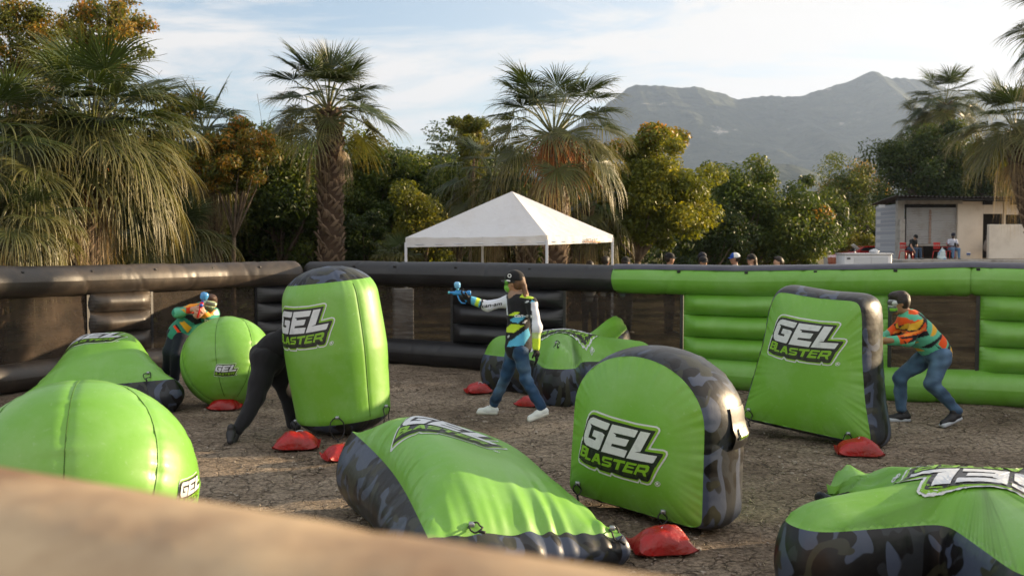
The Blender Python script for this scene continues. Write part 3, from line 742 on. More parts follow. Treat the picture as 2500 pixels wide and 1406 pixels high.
def window(w, u0, u1, z0, ztop, parent, m='black', fr=.045):
    nu = max(6, int((u1-u0)/.06)); k = 16
    U, T_ = np.meshgrid(np.linspace(u0, u1, nu), np.linspace(0, 1, k), indexing='ij')
    zt = (ztop(U) if callable(ztop) else ztop+0*U); zz = z0+(zt-z0)*T_
    out = .21+.012*wob(np.stack([U*2, zz*9], -1).reshape(-1, 2), 1, 3).reshape(U.shape)
    x = np.interp(U, w.L, w.B[:, 0])+w.n[0]*out; y = np.interp(U, w.L, w.B[:, 1])+w.n[1]*out
    o = mesh('net_window', np.stack([x, y, zz], -1).reshape(-1, 3), grid_faces(nu, k), M['net'], parent)
    b = MB()
    for u in (u0+fr/2, u1-fr/2):
        zt = float(ztop(u)) if callable(ztop) else ztop
        c = w.P(u, .195, (z0+zt)/2); b.box(c, (fr/2, .012, (zt-z0)/2), R=RZ(math.atan2(w.d[1], w.d[0])))
    b.build('edge_strap', M['black'], parent, False)
def wtabs(w, parent, us, r):
    for u in us:
        z = float(w.top(u)); b = MB(); b.box(w.P(u, r-.17, z-.085), (.022, .012, .016), R=RZ(math.atan2(w.d[1], w.d[0])), bev=.004); b.build('strap_tab', M['cord'], parent)
WB = Wall([(735, 876, 637), (950, 889, 638), (1200, 908, 641), (1490, 931, 646), (1810, 956, 650), (2080, 975, 646), (2370, 990, 640), (2500, 997, 644), (2900, 1024, 646), (3400, 1060, 648)], (.4, .9))
WL = Wall([(755, 877, 637), (560, 893, 641), (385, 915, 644), (200, 937, 648), (0, 968, 650), (-250, 1010, 655), (-700, 1090, 660)], (-.74, .67))
RT_ = .205
# back wall, black part
t = thing('inflatable_wall', 'black part of the back wall, behind the walking player and under the white tent', 'inflatable wall', [*WB.B[2], 0], 'inflatable walls round the arena')
u = WB.at; ug = u(1490); uw = u(1658)
zt = lambda U: WB.top(U)-RT_; zw = lambda U: WB.top(U)-2*RT_+.03
tubeseg(WB, u(738), ug, zt, RT_, 'black', t, 61, 'top_tube'); tubeseg(WB, u(738), uw, .20, .21, 'black', t, 62, 'bottom_tube', outc=.21)
baffles(WB, u(738)+.02, u(800), .40, zw, 3, 'black', t, 1); window(WB, u(800), u(1090), .38, zw, t)
baffles(WB, u(1090), u(1362), .40, zw, 3, 'black', t, 2); window(WB, u(1362), uw, .38, zw, t)
wtabs(WB, t, [u(x) for x in (860, 960, 1110, 1290)], RT_)
# back wall, green part
t = thing('inflatable_wall', 'green part of the back wall with padded baffles, behind the dome and trapezoid bunkers', 'inflatable wall', [*WB.B[5], 0], 'inflatable walls round the arena')
tubeseg(WB, ug+.004, u(2370), zt, RT_, 'gwall', t, 63, 'top_tube'); tubeseg(WB, u(2370)+.004, WB.L[-1], zt, RT_, 'gwall', t, 64, 'top_tube')
tubeseg(WB, uw+.004, u(2290), .20, .22, 'gwall', t, 65, 'bottom_tube', outc=.22); tubeseg(WB, u(2290)+.004, WB.L[-1], .20, .22, 'gwall', t, 66, 'bottom_tube', outc=.22)
tubeseg(WB, ug+.004, WB.L[-1], zt, RT_, 'strip', t, 63, 'top_strip', a0=math.radians(42), a1=math.radians(150), outc=RT_, extra=.010, ends=False, puck=.006)
baffles(WB, uw+.006, u(2165), .38, zw, 3, 'gwall', t, 4); window(WB, u(2165), u(2392), .38, zw, t); baffles(WB, u(2392), u(2760), .38, zw, 3, 'gwall', t, 5); window(WB, u(2760), u(3000), .38, zw, t); baffles(WB, u(3000), WB.L[-1], .38, zw, 3, 'gwall', t, 6)
wtabs(WB, t, [u(x) for x in (1655, 1820, 1990, 2185, 2388)], RT_)
# left wall
t = thing('inflatable_wall', 'dusty black left wall lit by the low sun', 'inflatable wall', [*WL.B[3], 0], 'inflatable walls round the arena')
v = WL.at; zt = lambda U: WL.top(U)-.215; zw = lambda U: WL.top(U)-.40
tubeseg(WL, .08, WL.L[-1], zt, .215, 'brown', t, 71, 'top_tube', puck=.016); tubeseg(WL, .1, WL.L[-1], .19, .2, 'brown', t, 72, 'bottom_tube', outc=.2)
baffles(WL, .1, v(648), .38, zw, 3, 'black', t, 7); window(WL, v(648), v(387), .36, zw, t)
baffles(WL, v(387), v(238), .38, zw, 3, 'brown', t, 8); window(WL, v(238), v(-160), .36, zw, t)
baffles(WL, v(-160), v(-330), .38, zw, 3, 'brown', t, 9); window(WL, v(-330), WL.L[-1], .36, zw, t)
wtabs(WL, t, [v(x) for x in (60, 230, 385, 525, 640)], .215)
# near wall: only its top shows, right under the camera
class Near(Wall):
    def __init__(s):
        d = np.array([.8795, -.476]); n = np.array([-.476, -.8795]); c = -n*.61
        s.B = np.array([c-d*6, c, c+d*6])+n*(-.25); s.L = np.array([0, 6., 12.]); s.Z = np.array([1.72, 1.72, 1.70]); s.n = n; s.d = d
WN = Near()
t = thing('inflatable_wall', 'blurred sunlit near wall crossing the bottom left foreground', 'inflatable wall', [*WN.B[1], 0], 'inflatable walls round the arena')
M['near'] = mat('dusty vinyl with painted sun glare', (.21, .115, .05), .48, .4, bump=(3, .5, .04), var=(4.2, (.50, .355, .20), .36, .64))  # tan tones put sun glare on dusty dark vinyl into the colour
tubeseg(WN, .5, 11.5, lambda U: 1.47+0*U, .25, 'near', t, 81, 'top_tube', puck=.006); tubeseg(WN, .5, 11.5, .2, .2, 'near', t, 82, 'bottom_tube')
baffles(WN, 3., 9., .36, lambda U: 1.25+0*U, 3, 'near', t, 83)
# ------------------------------------------------------------------ bodies: smooth unions meshed with surface nets
def C(a, b, r1, r2=None, k=None): return ('c', np.array(a, float), np.array(b, float), r1, r1 if r2 is None else r2, k)
def E(c, r, R=None, k=None): return ('e', np.array(c, float), np.array(r, float), np.eye(3) if R is None else np.array(R), 0, k)
def snet(prims, h=.011, k=.03, disp=None):
    lo = np.full(3, 1e9); hi = -lo
    for p in prims:
        if p[0] == 'c': a, b, r = p[1], p[2], max(p[3], p[4]); lo = np.minimum(lo, np.minimum(a, b)-r); hi = np.maximum(hi, np.maximum(a, b)+r)
        else: r = p[2].max(); lo = np.minimum(lo, p[1]-r); hi = np.maximum(hi, p[1]+r)
    lo -= 3*h+k*.5; hi += 3*h+k*.5; n = np.ceil((hi-lo)/h).astype(int)+1
    D = np.full(n, .5, np.float32); ax = [lo[i]+h*np.arange(n[i]) for i in range(3)]
    for p in prims:
        kk = p[5] if p[5] is not None else k
        if p[0] == 'c': r = max(p[3], p[4]); l2 = np.minimum(p[1], p[2])-r; h2 = np.maximum(p[1], p[2])+r
        else: r = p[2].max(); l2 = p[1]-r; h2 = p[1]+r
        i0 = np.maximum(0, np.floor((l2-kk-2*h-lo)/h).astype(int)); i1 = np.minimum(n, np.ceil((h2+kk+2*h-lo)/h).astype(int)+1)
        g = np.stack(np.meshgrid(*[ax[i][i0[i]:i1[i]] for i in range(3)], indexing='ij'), -1)
        if p[0] == 'c':
            a, b = p[1], p[2]; ab = b-a; t = np.clip(((g-a)@ab)/max(ab@ab, 1e-9), 0, 1)
            d = np.linalg.norm(g-a-t[..., None]*ab, axis=-1)-(p[3]+(p[4]-p[3])*t)
        else:
            q = (g-p[1])@p[3]; k0 = np.linalg.norm(q/p[2], axis=-1); k1 = np.linalg.norm(q/p[2]**2, axis=-1)+1e-9; d = k0*(k0-1)/k1
        s = D[i0[0]:i1[0], i0[1]:i1[1], i0[2]:i1[2]]
        if kk > 0: hh = np.maximum(kk-np.abs(s-d), 0)/kk; s[...] = np.minimum(s, d)-hh*hh*kk*.25
        else: s[...] = np.minimum(s, d)
    if disp is not None:
        m = np.abs(D) < .05; idx = np.argwhere(m); D[m] += disp(lo+idx*h)
    ins = D < 0
    c = [ins[a:n[0]-1+a, b:n[1]-1+b, e:n[2]-1+e] for a in (0, 1) for b in (0, 1) for e in (0, 1)]
    sm = sum(x.astype(np.int8) for x in c); act = (sm > 0) & (sm < 8); idx = np.argwhere(act)
    vid = -np.ones(act.shape, np.int64); vid[act] = np.arange(len(idx))
    acc = np.zeros((len(idx), 3)); cnt = np.zeros(len(idx))
    corners = np.array([(a, b, e) for a in (0, 1) for b in (0, 1) for e in (0, 1)])
    val = np.stack([D[idx[:, 0]+a, idx[:, 1]+b, idx[:, 2]+e] for a, b, e in corners], 1)
    for i in range(8):
        for j in range(i+1, 8):
            if np.abs(corners[i]-corners[j]).sum() != 1: continue
            va, vb = val[:, i], val[:, j]; cr_ = (va < 0) != (vb < 0); t = np.where(cr_, va/(va-vb+1e-12), 0)
            acc += np.where(cr_[:, None], corners[i]+t[:, None]*(corners[j]-corners[i]), 0); cnt += cr_
    V = lo+h*(idx+acc/np.maximum(cnt, 1)[:, None]); Fs = []
    for axn in range(3):
        sl = [slice(1, -1)]*3; sl[axn] = slice(0, None)
        a = ins[tuple(sl)]; s0 = [slice(None)]*3; s0[axn] = slice(0, -1); s1 = [slice(None)]*3; s1[axn] = slice(1, None)
        A, B = a[tuple(s0)], a[tuple(s1)]; e = np.argwhere(A != B); fl = A[tuple(e.T)]
        e = e+1; e[:, axn] -= 1
        o1, o2 = [(1, 2), (2, 0), (0, 1)][axn]; u = np.zeros(3, int); u[o1] = 1; v = np.zeros(3, int); v[o2] = 1
        q = np.stack([vid[tuple((e-u-v).T)], vid[tuple((e-v).T)], vid[tuple(e.T)], vid[tuple((e-u).T)]], 1)
        q[~fl] = q[~fl][:, ::-1]; Fs.append(q)
    Fc = np.concatenate(Fs); Fc = Fc[(Fc >= 0).all(1)]
    return V, Fc
SKIN = vcol('skin', .5, .4, bump=(90, .15, .002)); CLOTH = vcol('cloth', .8, .2, bump=(35, .5, .006), sheen=.1); SHOE = vcol('shoe', .5, .4)
HAIR = vcol('hair', .55, .4, bump=(120, .8, .004)); PLAST = vcol('plastic', .3, .5, bump=None)
def unit(v): v = np.array(v, float); return v/(np.linalg.norm(v)+1e-9)
def frame(fwd, up=(0, 0, 1)):
    """columns: x = forward, y = left, z = up"""
    f = unit(fwd); l = unit(np.cross(up, f)); return np.stack([f, l, np.cross(f, l)], 1)
def hand_prims(wr, d, palm_n, s=1., curl=.5, grip=None):
    """wr wrist, d direction of the fingers, palm_n normal pointing out of the palm; returns palm, four fingers and thumb"""
    d = unit(d); pn = unit(np.array(palm_n)-d*(d@np.array(palm_n))); sd = np.cross(d, pn); o = []
    o.append(C(wr, wr+d*.05*s, .024*s, .033*s, .02))
    for i, (off, ln) in enumerate(((-.030, .066), (-.010, .076), (.010, .071), (.029, .056))):
        k = wr+d*.082*s+sd*off*s; o.append(C(wr+d*.02*s+sd*off*.6*s, k, .014*s, .0115*s, .012))
        p = k; a = curl*.8
        for j, f in enumerate((.45, .32, .25)):
            q = p+(d*math.cos(a)+pn*math.sin(a))*ln*f*s; o.append(C(p, q, (.0098-.0008*j)*s, (.0092-.0009*j)*s, .004)); p = q; a += curl
    k = wr+d*.025*s-sd*.026*s; q = k+(d*.55-sd*.6+pn*.35)*.042*s; o.append(C(wr+d*.015*s-sd*.012*s, k, .017*s, .014*s, .01)); o.append(C(k, q, .0125*s, .011*s, .006))
    o.append(C(q, q+(d*.8-sd*.1+pn*.5)*.030*s, .011*s, .009*s, .004)); return o
def head_prims(c, R, s=1.):
    """c centre of the skull, R frame (forward, left, up)"""
    g = lambda x, y, z: c+R@np.array([x, y, z])*s
    return [E(g(-.008, 0, .022), (.098*s, .076*s, .094*s), R), E(g(.025, 0, -.045), (.066*s, .056*s, .072*s), R, .04), C(g(.052, 0, -.085), g(.045, 0, -.075), .030*s, .034*s, .03),
            C(g(.088, 0, .012), g(.106, 0, -.022), .009*s, .013*s, .012), E(g(.082, 0, -.052), (.014*s, .022*s, .008*s), R, .008), E(g(.080, .032, .022), (.012*s, .02*s, .008*s), R, .012), E(g(.080, -.032, .022), (.012*s, .02*s, .008*s), R, .012),
            E(g(-.008, .077, -.008), (.018*s, .010*s, .030*s), R, .006), E(g(-.008, -.077, -.008), (.018*s, .010*s, .030*s), R, .006)]
def shoe_prims(heel, toe, s=1., sole=True):
    d = unit(toe-heel); L_ = np.linalg.norm(toe-heel); up = unit(np.cross(np.cross(d, [0, 0, 1.]), d)); u = up*.045*s
    return [C(heel+u*.9+d*.03, heel+d*L_*.45+u*.9, .040*s, .043*s, .02), C(heel+d*L_*.45+u*.75, toe-d*.035+u*.62, .042*s, .034*s, .03), C(heel+d*.035+u, heel+d*.055+u*2.0, .040*s, .038*s, .02)]
def sole_prims(heel, toe, s=1.):
    d = unit(toe-heel); up = unit(np.cross(np.cross(d, [0, 0, 1.]), d)); sd = np.cross(d, up); o = []
    for k in (-.018, .018): o.append(C(heel+d*.02+up*.012*s+sd*k*s, toe-d*.02+up*.012*s+sd*k*1.2*s, .024*s, .026*s, .01))
    return o
def colr(V, base, fn=None):
    c = np.tile(np.array(base, float), (len(V), 1))
    if fn: c = fn(V, c)
    return c
def part(name, prims, parent, m, base, h=.011, k=.03, fn=None, disp=None, label=None):
    V, Fc = snet(prims, h, k, disp); return mesh(name, V, Fc, m, parent, attrs={'Col': colr(V, base, fn)}, label=label)
def limb(pts, rads, k=None): return [C(pts[i], pts[i+1], rads[i], rads[i+1], k) for i in range(len(pts)-1)]
def wrinkle(am=.004, s=16, seed=1):
    return lambda P: am*(wob(P*np.array([1, 1, 1.6])*s*.45, 1, seed, 8)+.5*np.abs(wob(P*s, 1, seed+9, 6)))
def blob(P, c, ax1, ax2, tri=False):
    """|u|,|v| in a skewed box around c"""
    q = P-np.array(c); a1, a2 = np.array(ax1, float), np.array(ax2, float); u = q@a1/(a1@a1); v = q@a2/(a2@a2); return (np.abs(u) < 1) & (np.abs(v) < 1)
def text_on(name, txt, parent, origin, ux, uz, size, m, look, bv, shear=.25, bold=.018, off=.004, sx=1.):
    cu = bpy.data.curves.new(name, 'FONT'); cu.body = txt; cu.size = size; cu.shear = shear; cu.offset = bold*size; cu.align_x = 'CENTER'; cu.resolution_u = 3
    o = bpy.data.objects.new(name, cu); COL.objects.link(o); dg = bpy.context.evaluated_depsgraph_get(); dg.update()
    me = bpy.data.meshes.new_from_object(o.evaluated_get(dg)); COL.objects.unlink(o); bpy.data.objects.remove(o)
    bm = bmesh.new(); bm.from_mesh(me); bmesh.ops.triangulate(bm, faces=bm.faces[:]); bpy.data.meshes.remove(me)
    V = []; ux, uz, look = unit(ux), unit(uz), unit(look)
    for v in bm.verts:
        p = np.array(origin)+ux*v.co.x*sx+uz*v.co.y
        h = bv.ray_cast(Vector(p-look*1.), Vector(look)) if bv else (None,)
        V.append(np.array(h[0])-look*off if h[0] else p-look*off)
    Fs = [[v.index for v in f.verts] for f in bm.faces]; bm.free()
    return mesh(name, V, Fs, m, parent, False)
LOOKY = (0, 1, 0)
TXW = mat('printed white', (.75, .77, .8), .6); TXK = mat('printed black', (.015, .015, .02), .6); EYE = mat('eye', (.02, .02, .02), .2)
def face_bits(t, c, R, s=1., mask=None):
    """eyes and brows"""
    for y in (-.031, .031):
        b = MB().ell(c+R@np.array([.082, y, .004])*s, (.010*s, .012*s, .008*s), 8); b.build('eye', EYE, t)
def hair_prims(c, R, s=1., front=.03):
    g = lambda x, y, z: c+R@np.array([x, y, z])*s
    return [E(g(-.02, 0, .042), (.102*s, .087*s, .088*s), R), E(g(-.045, 0, .0), (.075*s, .083*s, .085*s), R, .03), E(g(.045, 0, .088), (.05*s, .06*s, .03*s), R, .03)]
def cap(t, c, R, s=1., col=(.012, .012, .014), brim=None, name='cap', front=None):
    g = lambda x, y, z: c+R@np.array([x, y, z])*s
    V, Fc = snet([E(g(-.008, 0, .052), (.110*s, .091*s, .085*s), R), E(g(-.03, 0, .03), (.088*s, .089*s, .05*s), R, .02)], .009, .02)
    q = (V-c)@R; keep = q[:, 2] > .022*s-.12*q[:, 0]*0; 
    cc = colr(V, col, (lambda P, k: front(q/s, k)) if front else None)
    V = V.copy(); low = q[:, 2] < .02*s; V[low] += np.outer(.02*s-q[low, 2], R[:, 2])
    o = mesh(name, V, Fc, CLOTH, t, attrs={'Col': cc})
    n = 12; us = np.linspace(-1, 1, n); Vb = []
    for w_ in (0, .5, 1):
        for a in us: Vb.append(g(.075+.075*w_*(1-.35*a*a)-.03*a*a, a*.072, .040-.012*w_-.022*a*a))
    Vb = np.array(Vb); V2 = np.vstack([Vb, Vb-R[:, 2]*.006*s]); f = grid_faces(3, n); f = np.vstack([f, f[:, ::-1]+3*n])
    edge = [(i, i+1, i+1+3*n, i+3*n) for i in range(2*n, 3*n-1)]
    mesh('brim', V2, [tuple(x) for x in f]+edge, CLOTH, o, attrs={'Col': colr(V2, brim or col)})
    return o
def blaster(label, P, R, body, accent, hop, s=1.):
    """toy gel blaster: P grip top, R frame (barrel forward, left, up)"""
    t = thing('toy_blaster', label, 'toy blaster', P, 'toy blasters held by the players')
    g = lambda x, y, z: P+R@np.array([x, y, z])*s
    mb = mat('blaster shell', body, .3); ma = mat('blaster trim', accent, .3)
    b = MB(); b.box(g(.03, 0, .045), (.13*s, .020*s, .026*s), R, bev=.008); b.box(g(-.085, 0, .052), (.03*s, .024*s, .034*s), R, bev=.008)
    b.box(g(.06, 0, .078), (.06*s, .014*s, .010*s), R, bev=.004); b.tube([g(.15, 0, .05), g(.20, 0, .05)], .017*s, 12); b.build('body', mb, t)
    b = MB(); b.tube([g(-.01, 0, .03), g(-.035, 0, -.035), g(-.05, 0, -.085)], [.017*s, .018*s, .016*s], 10); b.build('grip', mb, t)
    b = MB(); b.tube([g(.085, 0, .02), g(.055, 0, -.06), g(.02, 0, -.10), g(-.04, 0, -.105)], .011*s, 8); b.build('trigger_guard', mb, t)
    b = MB(); b.tube([g(.20, 0, .05), g(.225, 0, .05)], [.021*s, .019*s], 14); b.build('muzzle', ma, t)
    b = MB(); b.tube([g(.08, 0, .085), g(.085, 0, .115)], [.016*s, .018*s], 10); b.build('feed_neck', ma, t)
    b = MB(); b.tube([g(.085, 0, .112), g(.086, 0, .13), g(.090, 0, .175), g(.092, 0, .20), g(.092, 0, .212)], [.022*s, .044*s, .050*s, .045*s, .024*s], 16); b.build('hopper', mat('hopper shell', hop, .2, trans=.2), t)
    return t
def mask_part(t, c, R, s, frame_c, lens_c, chin_c, badge=None):
    g = lambda x, y, z: c+R@np.array([x, y, z])*s
    V, Fc = snet([E(g(.058, 0, .010), (.058*s, .082*s, .040*s), R), E(g(.062, 0, -.052), (.058*s, .060*s, .058*s), R, .02)], .008, .012)
    q = ((V-c)@R)/s; cc = colr(V, chin_c)
    z, y, x = q[:, 2], q[:, 1], q[:, 0]
    fr = (z > -.026); cc[fr] = frame_c; ln = (np.abs(y) < .060) & (z > -.014) & (z < .036) & (x > .03); cc[ln] = lens_c
    if badge: bd = (z < -.045) & (z > -.075) & (np.abs(np.abs(y)-.045) < .022); cc[bd] = badge
    keepv = x > .012
    kf = keepv[Fc].all(1); Fk = Fc[kf]; u, inv = np.unique(Fk, return_inverse=True)
    o = mesh('face_mask', V[u], inv.reshape(Fk.shape), PLAST, t, attrs={'Col': cc[u]})
    b = MB(); pts = [c+R@np.array([.10*math.cos(a)-.006, .086*math.sin(a), .014])*s for a in np.linspace(.9, 2*math.pi-.9, 20)]
    for dz in (-.008, .0, .008): b.tube([p+R[:, 2]*dz*s for p in pts], .0065*s, 6)
    b.build('strap', M['cord'], o)
    return o
PL = 'players inside the arena'
JEAN = (.020, .055, .12)
def jean_fn(P, c):
    n = wob(P*14, 1, 4)[:, None]; c = c*(1+.45*n); f = np.clip(wob(P*4.5, 1, 6)+.3*wob(P*22, 1, 7), 0, 1.3)[:, None]; return np.clip(c+f*np.array([.07, .11, .15]), .004, 1)

# --- walking player with the blue blaster
def at_(cx, ys, base, s, Y0):
    """pixel (zoom crop) -> world helper is not needed here: X offset, height"""
    pass
BX, BY = W(1265, 900, 11.15)[0], 11.15
def J(x, z, y=0.): return np.array([BX+x, BY+y, z])
t = thing('person', 'walking player in black and white jersey and jeans aiming a blue blaster', 'person', (BX, BY, 0), PL)
hc = J(-.045, 1.535, -.0); HR = frame((-.93, .34, -.04)); nk = J(.0, 1.40, -.01)
shL, shR = J(-.12, 1.315, .16), J(.145, 1.315, -.15); elL, wrL = J(-.35, 1.262, .10), J(-.555, 1.352, .05); elR, wrR = J(.20, 1.055, -.20), J(.195, .80, -.21)
hpL, hpR = J(-.06, .83, .09), J(.03, .83, -.09); knL, anL = J(-.135, .47, .14), J(-.275, .10, .33); knR, anR = J(.09, .45, -.10), J(.27, .115, -.14)
skin = (.36, .19, .12)
body = head_prims(hc, HR)+[C(nk-[0, 0, .04], hc-HR[:, 2]*.06, .052, .050, .02)]+limb([J(0, 1.27, 0), J(.01, 1.12), J(0, .90)], [.085, .085, .08])+limb([shL, elL, wrL], [.05, .040, .028])+limb([shR, elR, wrR], [.05, .040, .028])
body += limb([hpL, knL, anL], [.06, .045, .035])+limb([hpR, knR, anR], [.06, .045, .035])+[C(J(0, 1.32), shL, .05, .04), C(J(0, 1.32), shR, .05, .04)]
part('body', body, t, SKIN, skin, h=.011, k=.025)
face_bits(t, hc, HR)
WD, LB_, YL, BK = (.66, .69, .78), (.10, .42, .66), (.52, .72, .05), (.014, .014, .018)
def jer(P, c):
    x, z, y = P[:, 0]-BX, P[:, 2], P[:, 1]-BY
    c[:] = BK
    f = lambda px, py: ((px-1265)/217.9, (1027-py)/217.9)   # photo pixels of this player
    def quad(pts, col, cond=None):
        Q = np.array([f(1060+a/3.347, 640+b/3.347) for a, b in pts]); ins = np.ones(len(P), bool)
        ar = 0
        for i in range(len(Q)): ar += Q[i, 0]*Q[(i+1) % len(Q), 1]-Q[(i+1) % len(Q), 0]*Q[i, 1]
        sg = 1 if ar > 0 else -1
        for i in range(len(Q)):
            a, b = Q[i], Q[(i+1) % len(Q)]; ins &= sg*((b[0]-a[0])*(z-a[1])-(b[1]-a[1])*(x-a[0])) >= 0
        c[ins] = col
    quad([(610, 435), (655, 408), (705, 408), (665, 440)], YL); quad([(615, 475), (670, 442), (750, 442), (690, 497), (640, 492)], LB_); quad([(718, 497), (745, 475), (765, 475), (742, 497)], WD)
    quad([(590, 540), (630, 505), (740, 515), (650, 575), (590, 575)], YL); quad([(595, 690), (610, 650), (770, 540), (785, 600), (730, 680)], LB_); quad([(705, 745), (730, 718), (755, 718), (730, 745)], WD)
    quad([(700, 290), (725, 255), (760, 255), (812, 290), (800, 300)], YL); quad([(775, 330), (800, 305), (835, 340), (830, 355)], LB_); quad([(735, 330), (760, 312), (775, 318), (750, 335)], WD); quad([(597, 605), (620, 600), (600, 625)], WD)
    # left sleeve
    sl = x < -.125+(1.30-z)*.1; sl &= z > 1.17
    c[sl] = WD
    c[sl & (x < -.42)] = LB_; c[sl & (np.abs(x+.455-.3*(z-1.33)) < .022)] = YL; c[sl & (np.abs(x+.405-.3*(z-1.33)) < .012)] = BK; c[sl & (x < -.53)] = BK
    sr = (x > .145+.02*(1.3-z)) & (y < -.10) & (z < 1.33); c[sr] = WD
    k = sr & (z < 1.0); c[k] = np.where((wob(P[k]*9, 1, 3) > .2)[:, None], np.array([.3, .42, .12]), np.array([.46, .58, .25])); c[sr & (z < .93)] = YL
    g = np.clip(wob(P*16, 1, 8)-.75, 0, 1)[:, None]*sr[:, None]*(np.abs(z-1.08) < .12)[:, None]; c[:] = c*(1-.8*np.minimum(1, g*3))
    return c
tor = [E(J(.015, 1.22), (.165, .125, .14), RZ(math.radians(-40)))]+limb([J(.0, 1.30), J(.01, 1.12), J(.0, .93), J(-.005, .82)], [.118, .128, .138, .158])
tor += [C(J(.0, 1.335), shL, .075, .066), C(J(.0, 1.335), shR, .075, .066)]+limb([shL, elL, wrL-(wrL-elL)*.1], [.066, .058, .040])+limb([shR, elR, wrR-(wrR-elR)*.1], [.066, .056, .042])
j = part('jersey', tor, t, CLOTH, BK, h=.0105, k=.045, fn=jer, disp=wrinkle(.010, 16, 3))
bj = BVHTree.FromPolygons([Vector(np.array(v.co)+np.array(t.location)) for v in j.data.vertices], [tuple(p.vertices) for p in j.data.polygons])
text_on('lettering', 'can-am', j, J(.06, 1.16, -.3), (1, 0, .0), (0, 0, 1), .058, TXW, LOOKY, bj, sx=1.3)
ux = unit(wrL-elL)*-1; ux = unit(np.array([1, 0, .16]))
text_on('lettering', 'can-am', j, J(-.30, 1.265, -.3), (1, 0, .13), (0, 0, 1), .060, TXK, LOOKY, bj, sx=1.35)
part('jeans', limb([J(-.01, .80), hpL+[.01, -.01, -.06], knL, anL+[.0, 0, .03]], [.115, .090, .068, .058])+limb([J(0, .80), hpR+[-.01, 0, -.06], knR, anR+[-.01, 0, .04]], [.115, .090, .070, .060]), t, CLOTH, JEAN, k=.03, fn=jean_fn, disp=wrinkle(.010, 20, 5))
for hl, to in ((anL+[.04, .0, -.10], anL+[-.20, .05, -.098]), (anR+[.07, 0, -.03], anR+[-.16, -.02, -.115])):
    hl = hl.copy(); to = to.copy()
    hl[2] = max(hl[2], .004); to[2] = .002
    s_ = part('shoe', shoe_prims(hl, to, 1.0), t, SHOE, (.66, .70, .70), h=.009); part('sole', sole_prims(hl, to), s_, SHOE, (.60, .62, .58), h=.009)
    d_ = unit(to-hl); 
    b = MB()
    for q in (.10, .12, .14): p0 = hl+d_*q; b.tube([p0+[0, -.034, .085-(q-.1)*.5], p0+[0, 0, .10-(q-.1)*.5], p0+[0, .034, .085-(q-.1)*.5]], .004, 5)
    b.build('laces', TXW, s_)
part('glove', hand_prims(wrL+[.01, 0, 0], (-.86, 0, .45), (.25, .2, .9), 1.08, .75), t, CLOTH, (.015, .015, .016), h=.0075, k=.01)
part('glove', hand_prims(wrR+[0, 0, .015], (.12, .1, -1), (-1, .3, 0), 1.15, .22), t, CLOTH, (.013, .013, .014), h=.0075, k=.01)
hcol = (.12, .058, .028)
hp = hair_prims(hc, HR)+limb([hc+HR@np.array([-.085, 0, .03]), hc+HR@np.array([-.11, 0, -.04]), J(.085, 1.435, -.09)], [.030, .034, .026])
hp += limb([J(.07, 1.42, -.09), J(.085, 1.36, -.13), J(.09, 1.30, -.14)], [.022, .017, .006])
part('hair', hp, t, HAIR, hcol, h=.0095, k=.02, fn=lambda P, c: c*(1+.9*np.clip(wob(P*np.array([22, 22, 4]), 1, 2), 0, 1)[:, None]), disp=wrinkle(.004, 40, 2))
part('neck_scarf', [C(nk+[-.055, 0, .01], nk+[.06, 0, .0], .055, .058), C(nk+[-.05, 0, -.03], nk+[.05, .01, -.03], .06, .062)], t, CLOTH, (.30, .20, .15), disp=wrinkle(.006, 30, 7))
cp = cap(t, hc+HR[:, 2]*.004, HR, 1.03); bc = BVHTree.FromPolygons([Vector(np.array(v.co)+np.array(t.location)) for v in cp.data.vertices], [tuple(p.vertices) for p in cp.data.polygons])
b = MB(); 
for a in range(10): an = a*.628; b.box(hc+[-.052+.017*math.cos(an), -.098, .082+.019*math.sin(an)], (.006, .004, .004))
b.build('round_emblem', TXW, cp, False); MB().box(hc+[-.065, -.103, .028], (.022, .004, .008), RY(.15), bev=.003).build('side_tab', TXW, cp)
mask_part(t, hc, HR, 1., (.10, .30, .03), (.02, .05, .02), (.16, .42, .05))
blaster('bright blue toy blaster in the outstretched hand of the walking player', wrL+np.array([-.065, .0, .03]), frame((-.98, -.05, .02)), (.03, .25, .62), (.12, .5, .62), (.22, .52, .85), .76)

# --- crouching player at the right
BX, BY = W(2250, 900, 10.9)[0], 10.9
CT = (RX(0), )
t = thing('person', 'crouching player in orange and teal jersey and jeans behind the trapezoid bunker', 'person', (BX, BY, 0), PL)
hc = J(-.265, 1.325, .0); HR = frame((-1, -.03, -.12)); nk = J(-.17, 1.215)
shN, shF = J(-.12, 1.10, -.17), J(-.14, 1.12, .16); elN, wrN = J(-.235, .93, -.20), J(-.47, .915, -.06); elF, wrF = J(-.28, .95, .17), J(-.50, .96, .03)
hpN, hpF = J(.17, .74, -.09), J(.12, .75, .09); knN, anN = J(.055, .46, -.15), J(.30, .15, -.22); knF, anF = J(-.175, .49, .14), J(-.165, .12, .14)
skin = (.30, .155, .09)
body = head_prims(hc, HR)+[C(nk, hc-HR[:, 2]*.05, .055, .052, .02)]+limb([J(-.10, 1.10), J(.03, .93), J(.13, .80)], [.13, .12, .125])+limb([shN, elN, wrN], [.05, .042, .03])+limb([shF, elF, wrF], [.05, .042, .03])
body += limb([hpN, knN, anN], [.08, .055, .04])+limb([hpF, knF, anF], [.08, .055, .04])+hand_prims(wrN, (-.9, .2, .2), (0, 1, 0), 1.05, .7)+hand_prims(wrF, (-.9, -.1, .2), (0, -1, 0), 1.05, .7)
part('body', body, t, SKIN, skin, h=.0105, k=.022); face_bits(t, hc, HR)
OR, TE, YE = (.72, .085, .012), (.10, .42, .28), (.68, .36, .03)
